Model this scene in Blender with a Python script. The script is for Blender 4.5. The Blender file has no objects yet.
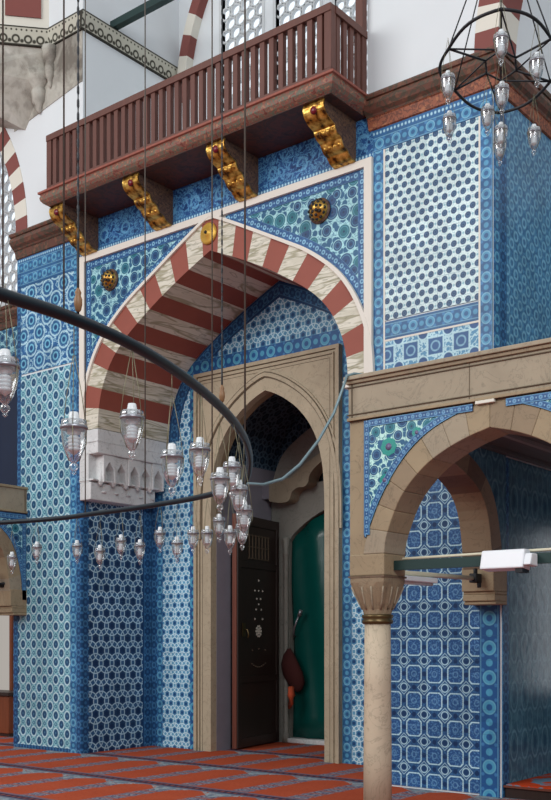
import bpy, bmesh, math, random
from mathutils import Vector
random.seed(7)
PI = math.pi
scene = bpy.context.scene
COL = scene.collection

# ------------------------------------------------------------------ camera
yaw = math.radians(38.5)
cam_d = bpy.data.cameras.new('camera'); cam = bpy.data.objects.new('camera', cam_d); COL.objects.link(cam)
cam.location = (0, 0, 1.6); cam.rotation_euler = (PI/2, 0, yaw)
cam_d.sensor_fit = 'AUTO'; cam_d.sensor_width = 36.0
cam_d.lens = 1030/800*36.0
cam_d.shift_y = (638-400)/800
cam_d.clip_start = 0.05; cam_d.clip_end = 200
scene.camera = cam
vs = scene.view_settings
vs.view_transform = 'Standard'; vs.look = 'None'; vs.gamma = 1; vs.use_curve_mapping = False
vs.exposure = 0.0

# ------------------------------------------------------------------ node helpers
def srgb(r, g, b):
    def c(x):
        x /= 255
        return x/12.92 if x <= .04045 else ((x+.055)/1.055)**2.4
    return (c(r), c(g), c(b), 1)

class E:
    """a scalar socket (or a number) with arithmetic that writes Math nodes"""
    def __init__(s, g, v): s.g, s.v = g, v
    def _op(s, op, *a):
        n = s.g.nodes.new('ShaderNodeMath'); n.operation = op
        for i, x in enumerate((s,)+a):
            x = x.v if isinstance(x, E) else x
            if isinstance(x, (int, float)): n.inputs[i].default_value = x
            else: s.g.links.new(x, n.inputs[i])
        return E(s.g, n.outputs[0])
    def __add__(s, o): return s._op('ADD', o)
    def __sub__(s, o): return s._op('SUBTRACT', o)
    def __mul__(s, o): return s._op('MULTIPLY', o)
    def __truediv__(s, o): return s._op('DIVIDE', o)
    def abs(s): return s._op('ABSOLUTE')
    def min(s, o): return s._op('MINIMUM', o)
    def max(s, o): return s._op('MAXIMUM', o)
    def fract(s): return s._op('FRACT')
    def floor(s): return s._op('FLOOR')
    def sqrt(s): return s._op('SQRT')
    def sin(s): return s._op('SINE')
    def atan2(s, o): return s._op('ARCTAN2', o)
    def lt(s, o, soft=.006):          # 1 where s < o, soft edge
        n = s.g.nodes.new('ShaderNodeMapRange'); n.interpolation_type = 'SMOOTHSTEP'
        s.g.links.new(s.v, n.inputs['Value'])
        n.inputs['From Min'].default_value = o-soft; n.inputs['From Max'].default_value = o+soft
        n.inputs['To Min'].default_value = 1; n.inputs['To Max'].default_value = 0
        return E(s.g, n.outputs[0])
    def near(s, o, w, soft=.004):     # 1 where |s-o| < w
        return (s-o).abs().lt(w, soft)

def hyp(a, b): return (a*a+b*b).sqrt()
def loc(u, a, off=0.0): return ((u/a+(off+.5)).fract()-.5)*a

class Mat:
    def __init__(s, name, rough=.5, spec=.5, metal=0):
        m = bpy.data.materials.new(name); m.use_nodes = True
        s.m = m; s.g = m.node_tree; s.nodes = s.g.nodes; s.links = s.g.links
        s.b = s.nodes['Principled BSDF']
        s.b.inputs['Roughness'].default_value = rough
        s.b.inputs['Specular IOR Level'].default_value = spec
        s.b.inputs['Metallic'].default_value = metal
    def uv(s):
        n = s.nodes.new('ShaderNodeUVMap'); n.uv_map = 'UVMap'
        x = s.nodes.new('ShaderNodeSeparateXYZ'); s.links.new(n.outputs[0], x.inputs[0])
        s.uvsock = n.outputs[0]
        return E(s.g, x.outputs[0]), E(s.g, x.outputs[1])
    def obj(s):
        n = s.nodes.new('ShaderNodeTexCoord'); return n.outputs['Object']
    def col(s, c):
        if isinstance(c, tuple):
            n = s.nodes.new('ShaderNodeRGB'); n.outputs[0].default_value = c; return n.outputs[0]
        return c
    def mix(s, a, b, f, mode='MIX'):
        n = s.nodes.new('ShaderNodeMix'); n.data_type = 'RGBA'; n.blend_type = mode
        for i, x in ((6, a), (7, b)):
            if isinstance(x, tuple): n.inputs[i].default_value = x
            else: s.links.new(x, n.inputs[i])
        f = f.v if isinstance(f, E) else f
        if isinstance(f, (int, float)): n.inputs[0].default_value = f
        else: s.links.new(f, n.inputs[0])
        return n.outputs[2]
    def noise(s, vec, scale, detail=3, rough=.5, dist=0):
        n = s.nodes.new('ShaderNodeTexNoise')
        if vec is not None: s.links.new(vec, n.inputs['Vector'])
        n.inputs['Scale'].default_value = scale; n.inputs['Detail'].default_value = detail
        n.inputs['Roughness'].default_value = rough; n.inputs['Distortion'].default_value = dist
        return E(s.g, n.outputs[0])
    def wnoise(s, a, b):
        c = s.nodes.new('ShaderNodeCombineXYZ')
        s.links.new(a.v, c.inputs[0]); s.links.new(b.v, c.inputs[1])
        n = s.nodes.new('ShaderNodeTexWhiteNoise'); n.noise_dimensions = '2D'
        s.links.new(c.outputs[0], n.inputs['Vector'])
        return E(s.g, n.outputs['Value'])
    def voro(s, vec, scale, feature='F1', rnd=1):
        n = s.nodes.new('ShaderNodeTexVoronoi'); n.feature = feature; n.voronoi_dimensions = '2D'
        s.links.new(vec, n.inputs['Vector']); n.inputs['Scale'].default_value = scale
        n.inputs['Randomness'].default_value = rnd
        return E(s.g, n.outputs['Distance']), (n.outputs['Color'] if feature != 'DISTANCE_TO_EDGE' else None)
    def ramp(s, f, stops):
        n = s.nodes.new('ShaderNodeValToRGB'); f = f.v if isinstance(f, E) else f
        s.links.new(f, n.inputs[0]); el = n.color_ramp.elements
        while len(el) < len(stops): el.new(.5)
        for e, (p, c) in zip(el, stops): e.position = p; e.color = c
        return n.outputs[0]
    def out(s, c):
        if isinstance(c, tuple): s.b.inputs['Base Color'].default_value = c
        else: s.links.new(c, s.b.inputs['Base Color'])
        return s.m
    def bump(s, h, strength=.3, dist=.01):
        n = s.nodes.new('ShaderNodeBump'); n.inputs['Strength'].default_value = strength
        n.inputs['Distance'].default_value = dist
        s.links.new(h.v if isinstance(h, E) else h, n.inputs['Height']); s.links.new(n.outputs[0], s.b.inputs['Normal'])

NAVY = srgb(22, 52, 104); DEEP = srgb(30, 72, 138); MID = srgb(56, 114, 176); SKY = srgb(112, 170, 210)
PALE = srgb(188, 216, 228); WHITE = srgb(216, 230, 234); TEAL = srgb(34, 130, 136); GREY_BLUE = srgb(84, 124, 158)

def glaze(M, u, v, c, tile=.25, amt=.16):
    """per-tile shade variation, thin joints and a little cloudiness in the glaze"""
    r = M.wnoise((u/tile).floor(), (v/tile).floor())
    n = M.noise(M.uvsock, 1.3, 3)
    k = (r*amt)+(n*.30)+(1-.15-amt/2)
    j = loc(u, tile, .5).abs().lt(.0035, .002).max(loc(v, tile, .5).abs().lt(.0035, .002))
    cc = M.nodes.new('ShaderNodeCombineColor')
    for i in range(3): M.links.new(k.v, cc.inputs[i])
    c = M.mix(c, cc.outputs[0], 1.0, 'MULTIPLY')
    c = M.mix(c, srgb(70, 110, 150), j*.35)
    hs = M.nodes.new('ShaderNodeHueSaturation'); M.links.new(c, hs.inputs['Color'])
    hs.inputs['Hue'].default_value = .484; hs.inputs['Saturation'].default_value = .9; hs.inputs['Value'].default_value = 1.06
    gm = M.nodes.new('ShaderNodeGamma'); M.links.new(hs.outputs['Color'], gm.inputs[0]); gm.inputs[1].default_value = 1.28
    return gm.outputs[0]

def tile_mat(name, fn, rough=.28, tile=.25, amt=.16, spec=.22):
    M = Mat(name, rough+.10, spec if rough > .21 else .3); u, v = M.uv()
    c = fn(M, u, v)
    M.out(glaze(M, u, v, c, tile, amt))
    h = M.noise(M.uvsock, 9, 2); M.bump(h, .15, .02)
    return M.m

def pat_medallion(M, u, v):                 # ringed dark ovals and small stars on grey blue
    a, b = .245, .252
    d1 = hyp(loc(u, a), loc(v, b)*.85); d2 = hyp(loc(u, a, .5), loc(v, b, .5)*.85)
    d = d1.min(d2)
    e1 = hyp(loc(u, a, .5), loc(v, b)); e2 = hyp(loc(u, a), loc(v, b, .5)); e = e1.min(e2)
    n = M.noise(M.uvsock, 30, 3)
    c = M.mix(srgb(128, 172, 194), srgb(66, 116, 160), n.near(.5, .05, .03))
    c = M.mix(c, srgb(150, 196, 206), e.lt(.05, .014))
    c = M.mix(c, srgb(60, 110, 156), e.near(.022, .008, .005))
    c = M.mix(c, srgb(196, 218, 226), d.near(.058, .008, .006))
    c = M.mix(c, srgb(42, 84, 132), d.lt(.044, .007))
    return M.mix(c, srgb(84, 128, 164), d.lt(.014, .008))

def pat_rosette(M, u, v):                   # large rosettes and white scrolls on mid blue
    a, b = .36, .40
    dx1, dy1 = loc(u, a), loc(v, b); dx2, dy2 = loc(u, a, .5), loc(v, b, .5)
    d = hyp(dx1, dy1).min(hyp(dx2, dy2))
    n = M.noise(M.uvsock, 14, 3)
    c = M.mix(srgb(64, 122, 178), srgb(42, 96, 158), n.lt(.5, .06))
    c = M.mix(c, PALE, n.near(.55, .022, .02)*.9)
    c = M.mix(c, PALE, d.near(.115, .012, .008)*.8)
    c = M.mix(c, srgb(40, 94, 152), d.lt(.088, .01))
    c = M.mix(c, srgb(120, 178, 210), d.near(.05, .012, .008))
    return M.mix(c, srgb(30, 74, 132), d.lt(.028, .008))

def flower(a, w, ground, line, core, core2, Rr=.60, kv=1.0):
    def f(M, u, v):
        A, B = 2*a, math.sqrt(3)*a*kv
        tot = None; dm = None
        for ox, oy in ((0, 0), (.5, 0), (.25, .5), (.75, .5)):
            d = hyp(loc(u, A, ox), loc(v, B, oy)/kv)
            r = d.near(Rr*a, w, w*.7)
            tot = r if tot is None else tot.max(r); dm = d if dm is None else dm.min(d)
        c = M.mix(ground, core, dm.lt(.30*a, .05*a))
        c = M.mix(c, core2, dm.lt(.16*a, .05*a))
        return M.mix(c, line, tot)
    return f

def pat_dots(M, u, v):                      # dark blue roundels in diagonal rows on white
    a, b = .108, .172
    d = hyp(loc(u, a), loc(v, b)).min(hyp(loc(u, a, .5), loc(v, b, .5)))
    e = hyp(loc(u, a, .5), loc(v, b)).min(hyp(loc(u, a), loc(v, b, .5)))
    r = M.wnoise((u/a*2).floor(), (v/b*2).floor())
    n = M.noise(M.uvsock, 40, 2)
    c = M.mix(srgb(214, 228, 230), srgb(120, 170, 190), n.near(.5, .03, .02)*.45)
    c = M.mix(c, srgb(120, 168, 190), e.lt(.012, .006)*.8)
    dk = M.mix(srgb(30, 62, 116), srgb(48, 84, 134), r)
    c = M.mix(c, dk, d.lt(.034, .005))
    return M.mix(c, srgb(100, 134, 166), d.near(.016, .004, .004)*.5)

def pat_mosaic(M, u, v):                    # square rosettes among white scrolls
    a = .30
    x, y = loc(u, a).abs(), loc(v-4.66, a).abs()
    sq = x.max(y); d = hyp(x, y)
    n = M.noise(M.uvsock, 16, 3)
    c = M.mix(srgb(92, 146, 190), PALE, n.near(.5, .05, .03))
    c = M.mix(c, srgb(46, 94, 158), sq.lt(.085, .008))
    c = M.mix(c, PALE, sq.near(.095, .009, .005))
    c = M.mix(c, srgb(140, 180, 210), d.near(.05, .009, .006))
    e = hyp(loc(u, a, .5), loc(v-4.66, a, .5))
    c = M.mix(c, srgb(38, 84, 150), e.lt(.055, .01))
    return M.mix(c, PALE, e.near(.062, .007, .005))

def pat_girih(M, u, v):                     # alternating squares and eight-pointed stars outlined in white dots
    a, b = .247, .285
    u, v = u+5.66, v-1.22
    x, y = loc(u, a).abs(), loc(v, b).abs(); sq = x.max(y); dg = (x+y)
    x2, y2 = loc(u, a, .5).abs(), loc(v, b, .5).abs(); d2 = hyp(x2, y2)
    n = M.noise(M.uvsock, 45, 2)
    g = M.mix(srgb(42, 86, 150), srgb(88, 130, 184), n.lt(.45, .05))
    c = M.mix(srgb(40, 82, 138), srgb(58, 104, 160), n.lt(.5, .08))
    ins = sq.lt(.082, .004)*dg.lt(.14, .004)
    dot = (loc(u, .021).abs()+loc(v, .021).abs()).lt(.017, .006)
    c = M.mix(c, g, ins)
    edge = (sq.max(dg*.60)).near(.088, .0065, .004)
    c = M.mix(c, PALE, edge*((dot*.55)+.45))
    c = M.mix(c, srgb(34, 70, 122), d2.lt(.03, .006))
    c = M.mix(c, PALE, d2.near(.041, .006, .004)*.85)
    k = (x2+y2).near(.078, .005, .004)*.8
    c = M.mix(c, PALE, k)
    e = hyp(x, y2).min(hyp(x2, y))
    c = M.mix(c, srgb(30, 62, 116), e.lt(.026, .006))
    return M.mix(c, srgb(120, 160, 200), hyp(x, y).near(.028, .006, .005)*.6)

def pat_arab(M, u, v):                      # deep blue with paler arabesques (frieze under the balcony)
    n = M.noise(M.uvsock, 15, 4, .6, .6)
    d = hyp(loc(u, .42), loc(v-7.06, .6))
    c = M.mix(srgb(36, 84, 156), srgb(98, 154, 204), n.near(.5, .035, .03))
    c = M.mix(c, srgb(110, 166, 212), d.near(.07, .014, .01)*.8)
    return M.mix(c, srgb(24, 62, 126), n.lt(.40, .03))

def floral(ground, seed, sc=5.6, teal=.5, vine=srgb(52, 110, 156)):
    def f(M, u, v):
        d, cl = M.voro(M.uvsock, sc, 'F1', .7)
        sep = M.nodes.new('ShaderNodeSeparateColor'); M.links.new(cl, sep.inputs[0])
        r = E(M.g, sep.outputs[0]); g = E(M.g, sep.outputs[1])
        dd = d/sc
        rad = (r*.15)/sc+(.30/sc)
        x = dd-rad
        n = M.noise(M.uvsock, sc*4.0, 2, .5, .8)
        c = M.mix(ground, vine, n.near(.47, .03, .02)*.8)
        d2, c2 = M.voro(M.uvsock, sc*2.2, 'F1', .9)
        c = M.mix(c, srgb(44, 100, 146), (d2/(sc*2.2)).lt(.19/sc, .03/sc))
        c = M.mix(c, ground, x.lt(.05/sc, .02/sc))
        fl = M.mix(srgb(36, 76, 132), srgb(38, 116, 138), g.lt(teal, .02))
        c = M.mix(c, fl, x.lt(0, .03/sc))
        c = M.mix(c, srgb(110, 164, 192), x.near(-.11/sc, .022/sc, .02/sc)*.7)
        return M.mix(c, srgb(26, 56, 104), dd.lt(.07/sc, .03/sc))
    return f

def border(period=.2, r=.06, ground=DEEP, med=SKY, line=PALE, half=.07, leaf=srgb(70, 130, 190)):
    def f(M, u, v):                         # u along the strip, v across it from its middle (metres)
        d = hyp(loc(u, period), v); e = hyp(loc(u, period, .5), v)
        c = M.mix(ground, leaf, hyp(loc(u, period/2, .5), v.abs()-half*.72).lt(.018, .006)*.8)
        c = M.mix(c, med, e.lt(r*.5, .006))
        c = M.mix(c, med, d.lt(r, .006))
        c = M.mix(c, line, d.near(r*.9, .006, .004)*.8)
        c = M.mix(c, ground, d.lt(r*.45, .006))
        return M.mix(c, line, v.abs().near(half*.95, .005, .004)*.75)
    return f

def pat_teeth(M, u, v):
    d = hyp(loc(u, .045), v*.8)
    return M.mix(srgb(50, 104, 164), srgb(176, 208, 226), d.lt(.013, .006))

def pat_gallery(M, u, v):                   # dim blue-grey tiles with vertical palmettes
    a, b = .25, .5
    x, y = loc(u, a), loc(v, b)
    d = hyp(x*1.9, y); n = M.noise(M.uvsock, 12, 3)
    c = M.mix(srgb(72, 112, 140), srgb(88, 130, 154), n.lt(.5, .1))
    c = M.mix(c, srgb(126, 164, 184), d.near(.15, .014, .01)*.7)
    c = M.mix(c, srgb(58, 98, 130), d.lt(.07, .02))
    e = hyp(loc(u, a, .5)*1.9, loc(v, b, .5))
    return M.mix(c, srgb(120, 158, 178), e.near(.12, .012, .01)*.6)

def pat_smallstar(M, u, v):                 # small white stars on blue, upper part of the pier flank
    a = .2
    d = hyp(loc(u, a), loc(v, a)).min(hyp(loc(u, a, .5), loc(v, a, .5)))
    n = M.noise(M.uvsock, 18, 3)
    c = M.mix(srgb(62, 108, 156), srgb(84, 134, 178), n.lt(.5, .08))
    return M.mix(c, srgb(146, 188, 212), d.near(.045, .012, .008)*.6)

T = {}
T['medallion'] = tile_mat('ringed oval tile', pat_medallion, .22)
T['rosette'] = tile_mat('large rosette tile', pat_rosette, .25)
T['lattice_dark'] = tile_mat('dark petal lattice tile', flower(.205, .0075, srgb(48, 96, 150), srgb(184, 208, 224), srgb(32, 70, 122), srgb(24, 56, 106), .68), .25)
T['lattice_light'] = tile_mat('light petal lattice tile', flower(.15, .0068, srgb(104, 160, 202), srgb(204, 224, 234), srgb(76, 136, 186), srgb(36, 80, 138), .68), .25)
T['lattice_tymp'] = tile_mat('tympanum lattice tile', flower(.17, .0072, srgb(90, 148, 192), srgb(190, 214, 228), srgb(66, 124, 176), srgb(32, 74, 132), .68), .25)
T['dots'] = tile_mat('white roundel tile', pat_dots, .25)
T['mosaic'] = tile_mat('square rosette tile', pat_mosaic, .25)
T['girih'] = tile_mat('star and square tile', pat_girih, .25)
T['arab'] = tile_mat('arabesque frieze tile', pat_arab, .25)
T['floral'] = tile_mat('floral spandrel tile', floral(srgb(170, 210, 220), 1, 5.4, .30), .25)
T['floral_green'] = tile_mat('green floral spandrel tile', floral(srgb(190, 226, 222), 2, 8.5, .45, srgb(60, 130, 150)), .25)
T['border'] = tile_mat('medallion border tile', border(.21, .055, srgb(46, 98, 154), srgb(84, 148, 192), srgb(130, 176, 206)), .25)
T['border_bright'] = tile_mat('bright medallion border tile', border(.30, .075, srgb(32, 88, 156), srgb(78, 152, 194), srgb(112, 168, 198), .10), .25)
T['border_dark'] = tile_mat('dark medallion border tile', border(.2, .045, srgb(34, 76, 132), srgb(54, 106, 160), srgb(84, 134, 178)), .25)
T['border_scroll'] = tile_mat('scroll border tile', border(.11, .024, srgb(36, 82, 146), srgb(130, 172, 206), srgb(140, 182, 212), .056, srgb(52, 100, 158)), .25)
T['border_small'] = tile_mat('small ring border tile', border(.07, .012, srgb(30, 72, 136), srgb(150, 182, 210), srgb(110, 156, 196), .027, srgb(44, 90, 150)), .25)
T['teeth'] = tile_mat('toothed edging tile', pat_teeth, .25)
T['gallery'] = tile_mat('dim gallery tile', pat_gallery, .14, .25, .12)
T['flank'] = tile_mat('pier flank tile', pat_smallstar, .25)
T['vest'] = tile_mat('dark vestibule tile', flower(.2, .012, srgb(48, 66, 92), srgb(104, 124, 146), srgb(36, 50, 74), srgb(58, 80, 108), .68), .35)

def plain(name, c, rough=.6, metal=0, var=.12, scale=6, spec=.4):
    M = Mat(name, rough, spec, metal); n = M.noise(M.obj(), scale, 4)
    d = tuple(x*(1-var) for x in c[:3])+(1,); l = tuple(min(1, x*(1+var)) for x in c[:3])+(1,)
    M.out(M.mix(d, l, n)); return M.m

def stone(name, c, joint=0, rough=.6):
    M = Mat(name, rough, .35); o = M.obj()
    n = M.noise(o, 2.2, 5, .6, .6); n2 = M.noise(o, 14, 4)
    c1 = tuple(x*.72 for x in c[:3])+(1,); c2 = tuple(min(1, x*1.2) for x in c[:3])+(1,)
    k = M.mix(c1, c2, n)
    k = M.mix(k, tuple(x*.55 for x in c[:3])+(1,), n2.lt(.34, .05)*.5)
    v = M.noise(o, 3.0, 5, .6, 1.5)
    k = M.mix(k, tuple(x*.55 for x in c[:3])+(1,), v.near(.5, .008, .01)*.55)
    M.out(k); M.bump(n2, .15, .01); return M.m

def marble_white(name):
    M = Mat(name, .5, .4); o = M.obj()
    mp = M.nodes.new('ShaderNodeMapping'); M.links.new(o, mp.inputs[0])
    mp.inputs['Rotation'].default_value = (0, math.radians(38), 0); mp.inputs['Scale'].default_value = (.55, .35, 4.2)
    n = M.noise(mp.outputs[0], 2.6, 2, .5, .5); n2 = M.noise(mp.outputs[0], 5.5, 2, .5, .4)
    c = M.mix(srgb(216, 211, 196), srgb(150, 144, 116), n.near(.5, .035, .03)*.85)
    c = M.mix(c, srgb(120, 116, 92), n2.near(.46, .015, .02)*.6)
    c = M.mix(c, srgb(196, 190, 172), n.lt(.42, .05)*.7)
    M.out(c); return M.m

def plaster(name, c, amt=.06):
    M = Mat(name, .8, .25); n = M.noise(M.obj(), .9, 5, .6)
    M.out(M.mix(tuple(x*(1-amt*2) for x in c[:3])+(1,), c, n)); return M.m

def grimy(name):
    M = Mat(name, .85, .2); o = M.obj(); n = M.noise(o, 1.5, 6, .65, .5); n2 = M.noise(o, 5, 4)
    c = M.ramp(n, [(.35, srgb(118, 112, 104)), (.5, srgb(176, 172, 162)), (.65, srgb(196, 194, 186))])
    M.out(M.mix(c, srgb(150, 146, 138), n2.lt(.42, .06)*.6)); return M.m

def painted(name, base, accents, sc=9):
    M = Mat(name, .55, .35); o = M.obj()
    n = M.noise(o, sc, 3, .5, 1.2); n2 = M.noise(o, sc*1.9, 2)
    c = M.mix(base, accents[0], n.near(.5, .05, .03))
    c = M.mix(c, accents[1], n2.lt(.38, .04))
    if len(accents) > 2: c = M.mix(c, accents[2], n.lt(.36, .04))
    M.out(c); return M.m

def wood(name, c, rough=.5, axis=2):
    M = Mat(name, rough, .35); o = M.obj()
    mp = M.nodes.new('ShaderNodeMapping'); M.links.new(o, mp.inputs[0])
    s = [9, 9, 9]; s[axis] = .8; mp.inputs['Scale'].default_value = s
    n = M.noise(mp.outputs[0], 3, 4, .6, .4)
    M.out(M.mix(tuple(x*.65 for x in c[:3])+(1,), tuple(min(1, x*1.3) for x in c[:3])+(1,), n)); return M.m

def gold_mat():
    M = Mat('gilding', .35, .5, .75); o = M.obj(); n = M.noise(o, 13, 3)
    M.out(M.ramp(n, [(.34, srgb(70, 46, 24)), (.46, srgb(176, 128, 52)), (.64, srgb(236, 196, 104))]))
    M.bump(n, .6, .02); return M.m

def carpet_mat():
    M = Mat('prayer carpet', .95, .05); u, v = M.uv()
    L, W = 1.55, .74
    y = loc(v-8.05, L); x = loc(u+8.47, W)
    n = M.noise(M.uvsock, 30, 3); n2 = M.noise(M.uvsock, 2.0, 3)
    c = M.mix(srgb(158, 68, 44), srgb(178, 84, 56), n2)
    c = M.mix(c, srgb(140, 52, 34), n.lt(.42, .05)*.35)
    fleck = M.mix(srgb(128, 136, 146), srgb(74, 80, 104), n.lt(.5, .04))
    wob = M.noise(M.uvsock, 16, 2)
    xb = x.abs()+((wob-.5)*.07)
    c = M.mix(c, fleck, xb.lt(.115, .014)*.9)
    c = M.mix(c, srgb(160, 80, 54), loc(v, .19).abs().lt(.028, .012)*x.abs().lt(.115, .01)*.6)
    # the pale niche head at one end of every mat, beside the long dark row line
    yy = loc(v-8.05, L, 0)*-1.0
    tri = (yy.abs()+(x.abs()*.8)).lt(.36, .012)*yy.lt(.36, .01)*((yy*-1.0).lt(-.06, .01))
    c = M.mix(c, srgb(140, 156, 160), tri*n.lt(.54, .04))
    c = M.mix(c, srgb(96, 110, 126), tri*(M.noise(M.uvsock, 11, 2)).lt(.48, .05)*.8)
    c = M.mix(c, srgb(92, 98, 116), y.abs().lt(.12, .01)*.75)
    c = M.mix(c, srgb(62, 48, 66), y.abs().lt(.06, .008))
    c = M.mix(c, srgb(130, 76, 70), (loc(u, .09).abs()).lt(.02, .008)*y.abs().lt(.028, .008))
    M.out(c); M.bump(n, .3, .01)
    return M.m

def glass_mat(name, tint=(1, 1, 1, 1), milky=.05):
    M = Mat(name); g = M.g
    M.nodes.remove(M.b)
    tr = M.nodes.new('ShaderNodeBsdfTransparent'); tr.inputs[0].default_value = (.93*tint[0], .95*tint[1], .96*tint[2], 1)
    gl = M.nodes.new('ShaderNodeBsdfGlossy'); gl.inputs['Roughness'].default_value = .06
    df = M.nodes.new('ShaderNodeBsdfDiffuse'); df.inputs[0].default_value = (.85*tint[0], .88*tint[1], .9*tint[2], 1)
    lw = M.nodes.new('ShaderNodeLayerWeight'); lw.inputs[0].default_value = .45
    m1 = M.nodes.new('ShaderNodeMixShader'); m1.inputs[0].default_value = milky
    M.links.new(tr.outputs[0], m1.inputs[1]); M.links.new(df.outputs[0], m1.inputs[2])
    m2 = M.nodes.new('ShaderNodeMixShader'); M.links.new(lw.outputs['Facing'], m2.inputs[0])
    M.links.new(m1.outputs[0], m2.inputs[1]); M.links.new(gl.outputs[0], m2.inputs[2])
    M.links.new(m2.outputs[0], M.nodes['Material Output'].inputs[0])
    return M.m

def emit_mat(name, c, s):
    M = Mat(name); M.b.inputs['Base Color'].default_value = (0, 0, 0, 1)
    M.b.inputs['Emission Color'].default_value = c; M.b.inputs['Emission Strength'].default_value = s
    return M.m

S = {}
S['plaster'] = plaster('white plaster', srgb(226, 231, 234))
S['plaster_grey'] = grimy('stained grey plaster')
S['white_trim'] = plaster('white painted stone', srgb(232, 226, 216))
S['red'] = plain('red painted voussoir', srgb(144, 76, 62), .6, 0, .12, 5)
S['maroon'] = plain('maroon painted stripe', srgb(128, 72, 66), .7, 0, .1, 4)
S['cream'] = plaster('cream painted stripe', srgb(226, 222, 210))
S['marble'] = marble_white('veined white marble paint')
S['corbel'] = stone('grey white stalactite stone', srgb(212, 214, 214))
S['surround'] = stone('grey door marble', srgb(140, 138, 130))
S['stone'] = stone('beige limestone', srgb(158, 145, 124))
S['stone_b'] = stone('brown limestone', srgb(142, 124, 100))
S['stone_c'] = stone('warm limestone', srgb(156, 138, 110))
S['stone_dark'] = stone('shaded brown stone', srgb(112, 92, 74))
S['portal'] = stone('portal marble', srgb(176, 162, 138))
S['lines'] = plain('dark moulding line', srgb(100, 88, 70), .7)
S['shaft'] = stone('weathered column marble', srgb(196, 180, 156))
S['bronze'] = plain('brass neck ring', srgb(96, 80, 52), .35, .7)
S['balcony'] = wood('brown painted balcony timber', srgb(100, 63, 54), .5)
S['balcony_mould'] = painted('painted balcony moulding', srgb(136, 86, 74), [srgb(100, 102, 88), srgb(160, 112, 88), srgb(108, 60, 52)], 14)
S['bead'] = plain('red bead moulding', srgb(140, 78, 64), .6, 0, .35, 30)
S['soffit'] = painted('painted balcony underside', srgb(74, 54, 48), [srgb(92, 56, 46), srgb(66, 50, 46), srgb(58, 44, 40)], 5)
S['cornice'] = painted('painted cornice', srgb(104, 68, 56), [srgb(76, 66, 54), srgb(120, 82, 64)], 7)
S['cornice_frieze'] = painted('orange painted frieze', srgb(150, 88, 64), [srgb(108, 64, 50), srgb(170, 110, 76)], 12)
S['gold'] = gold_mat()
S['gold_plain'] = plain('bright gilding', srgb(230, 184, 84), .4, .45, .08, 8)
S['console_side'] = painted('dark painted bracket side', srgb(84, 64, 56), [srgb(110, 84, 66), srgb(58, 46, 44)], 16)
S['ruby'] = plain('ruby red boss', srgb(110, 20, 34), .25)
S['iron'] = plain('black iron', srgb(40, 42, 46), .5, .4)
S['ring'] = plain('blue black painted iron', srgb(20, 32, 40), .35, .2)
S['tie'] = plain('dark green painted iron', srgb(34, 58, 56), .45, .2)
S['pipe'] = plain('grey blue pipe', srgb(116, 138, 144), .35, .3)
S['bob'] = wood('turned wooden bob', srgb(134, 100, 68), .45)
S['cable'] = plain('brown grey cable', srgb(84, 78, 70), .6)
S['wire'] = plain('thin brass wire', srgb(120, 116, 92), .5, .3)
S['glass'] = glass_mat('lamp glass')
S['bulb'] = plain('white bulb glass', srgb(214, 218, 220), .3, 0, .02)
S['metal_band'] = plain('dull steel band', srgb(140, 140, 146), .35, .7)
S['leaf'] = wood('black brown door timber', srgb(50, 38, 34), .4)
S['leaf_edge'] = wood('red brown door edge', srgb(108, 58, 44), .5)
S['inlay'] = plain('mother of pearl inlay', srgb(196, 190, 178), .3)
S['inlay_dim'] = plain('dull inlay', srgb(96, 82, 66), .5)
S['reveal'] = plain('grey marble wall', srgb(132, 128, 138), .5)
S['curtain'] = plain('dark green door curtain', srgb(6, 76, 70), .25, 0, .12, 3)
S['cloth'] = plain('dark red cloth', srgb(66, 26, 24), .9)
S['orange'] = plain('orange cloth', srgb(196, 84, 50), .8)
S['whiteplastic'] = plain('white plastic', srgb(226, 230, 234), .4, 0, .02)
S['tape'] = plain('cream tape', srgb(206, 202, 178), .6)
S['darkwood'] = wood('dark ceiling boards', srgb(78, 74, 74), .6, 1)
S['batten'] = wood('grey ceiling batten', srgb(130, 128, 126), .6, 1)
S['woodbox'] = wood('brown chest timber', srgb(120, 64, 38), .45, 2)
S['darkglass'] = plain('dark window glass', srgb(24, 36, 62), .12, 0, .2, 1)
S['stucco'] = plaster('white window stucco', srgb(206, 210, 212))
S['daylight'] = emit_mat('bright daylight pane', (.86, .93, 1, 1), 1.15)
S['magenta'] = plain('magenta ring', srgb(150, 60, 100), .4)
S['carpet'] = carpet_mat()
def platform_mat():
    M = Mat('platform carpet', .95, .05); u, v = M.uv()
    n = M.noise(M.uvsock, 3.2, 3, .5, .6)
    c = M.mix(srgb(196, 70, 36), srgb(110, 140, 160), n.near(.56, .05, .02)); M.out(c); return M.m
S['platform'] = platform_mat()
def molding_mat():
    M = Mat('stencilled grey moulding', .7, .2); u, v = M.uv()
    a = loc(u, .17); d = hyp(a, v+.045)
    c = M.mix(srgb(188, 186, 172), srgb(62, 60, 52), d.near(.045, .014, .008))
    c = M.mix(c, srgb(62, 60, 52), hyp(loc(u, .17, .5), v+.07).lt(.026, .01))
    c = M.mix(c, srgb(70, 68, 60), hyp(loc(u, .07), v-.075).lt(.014, .005))
    c = M.mix(c, srgb(52, 50, 44), v.abs().near(.118, .012, .006)); M.out(c); return M.m
S['stencil'] = molding_mat()

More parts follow.
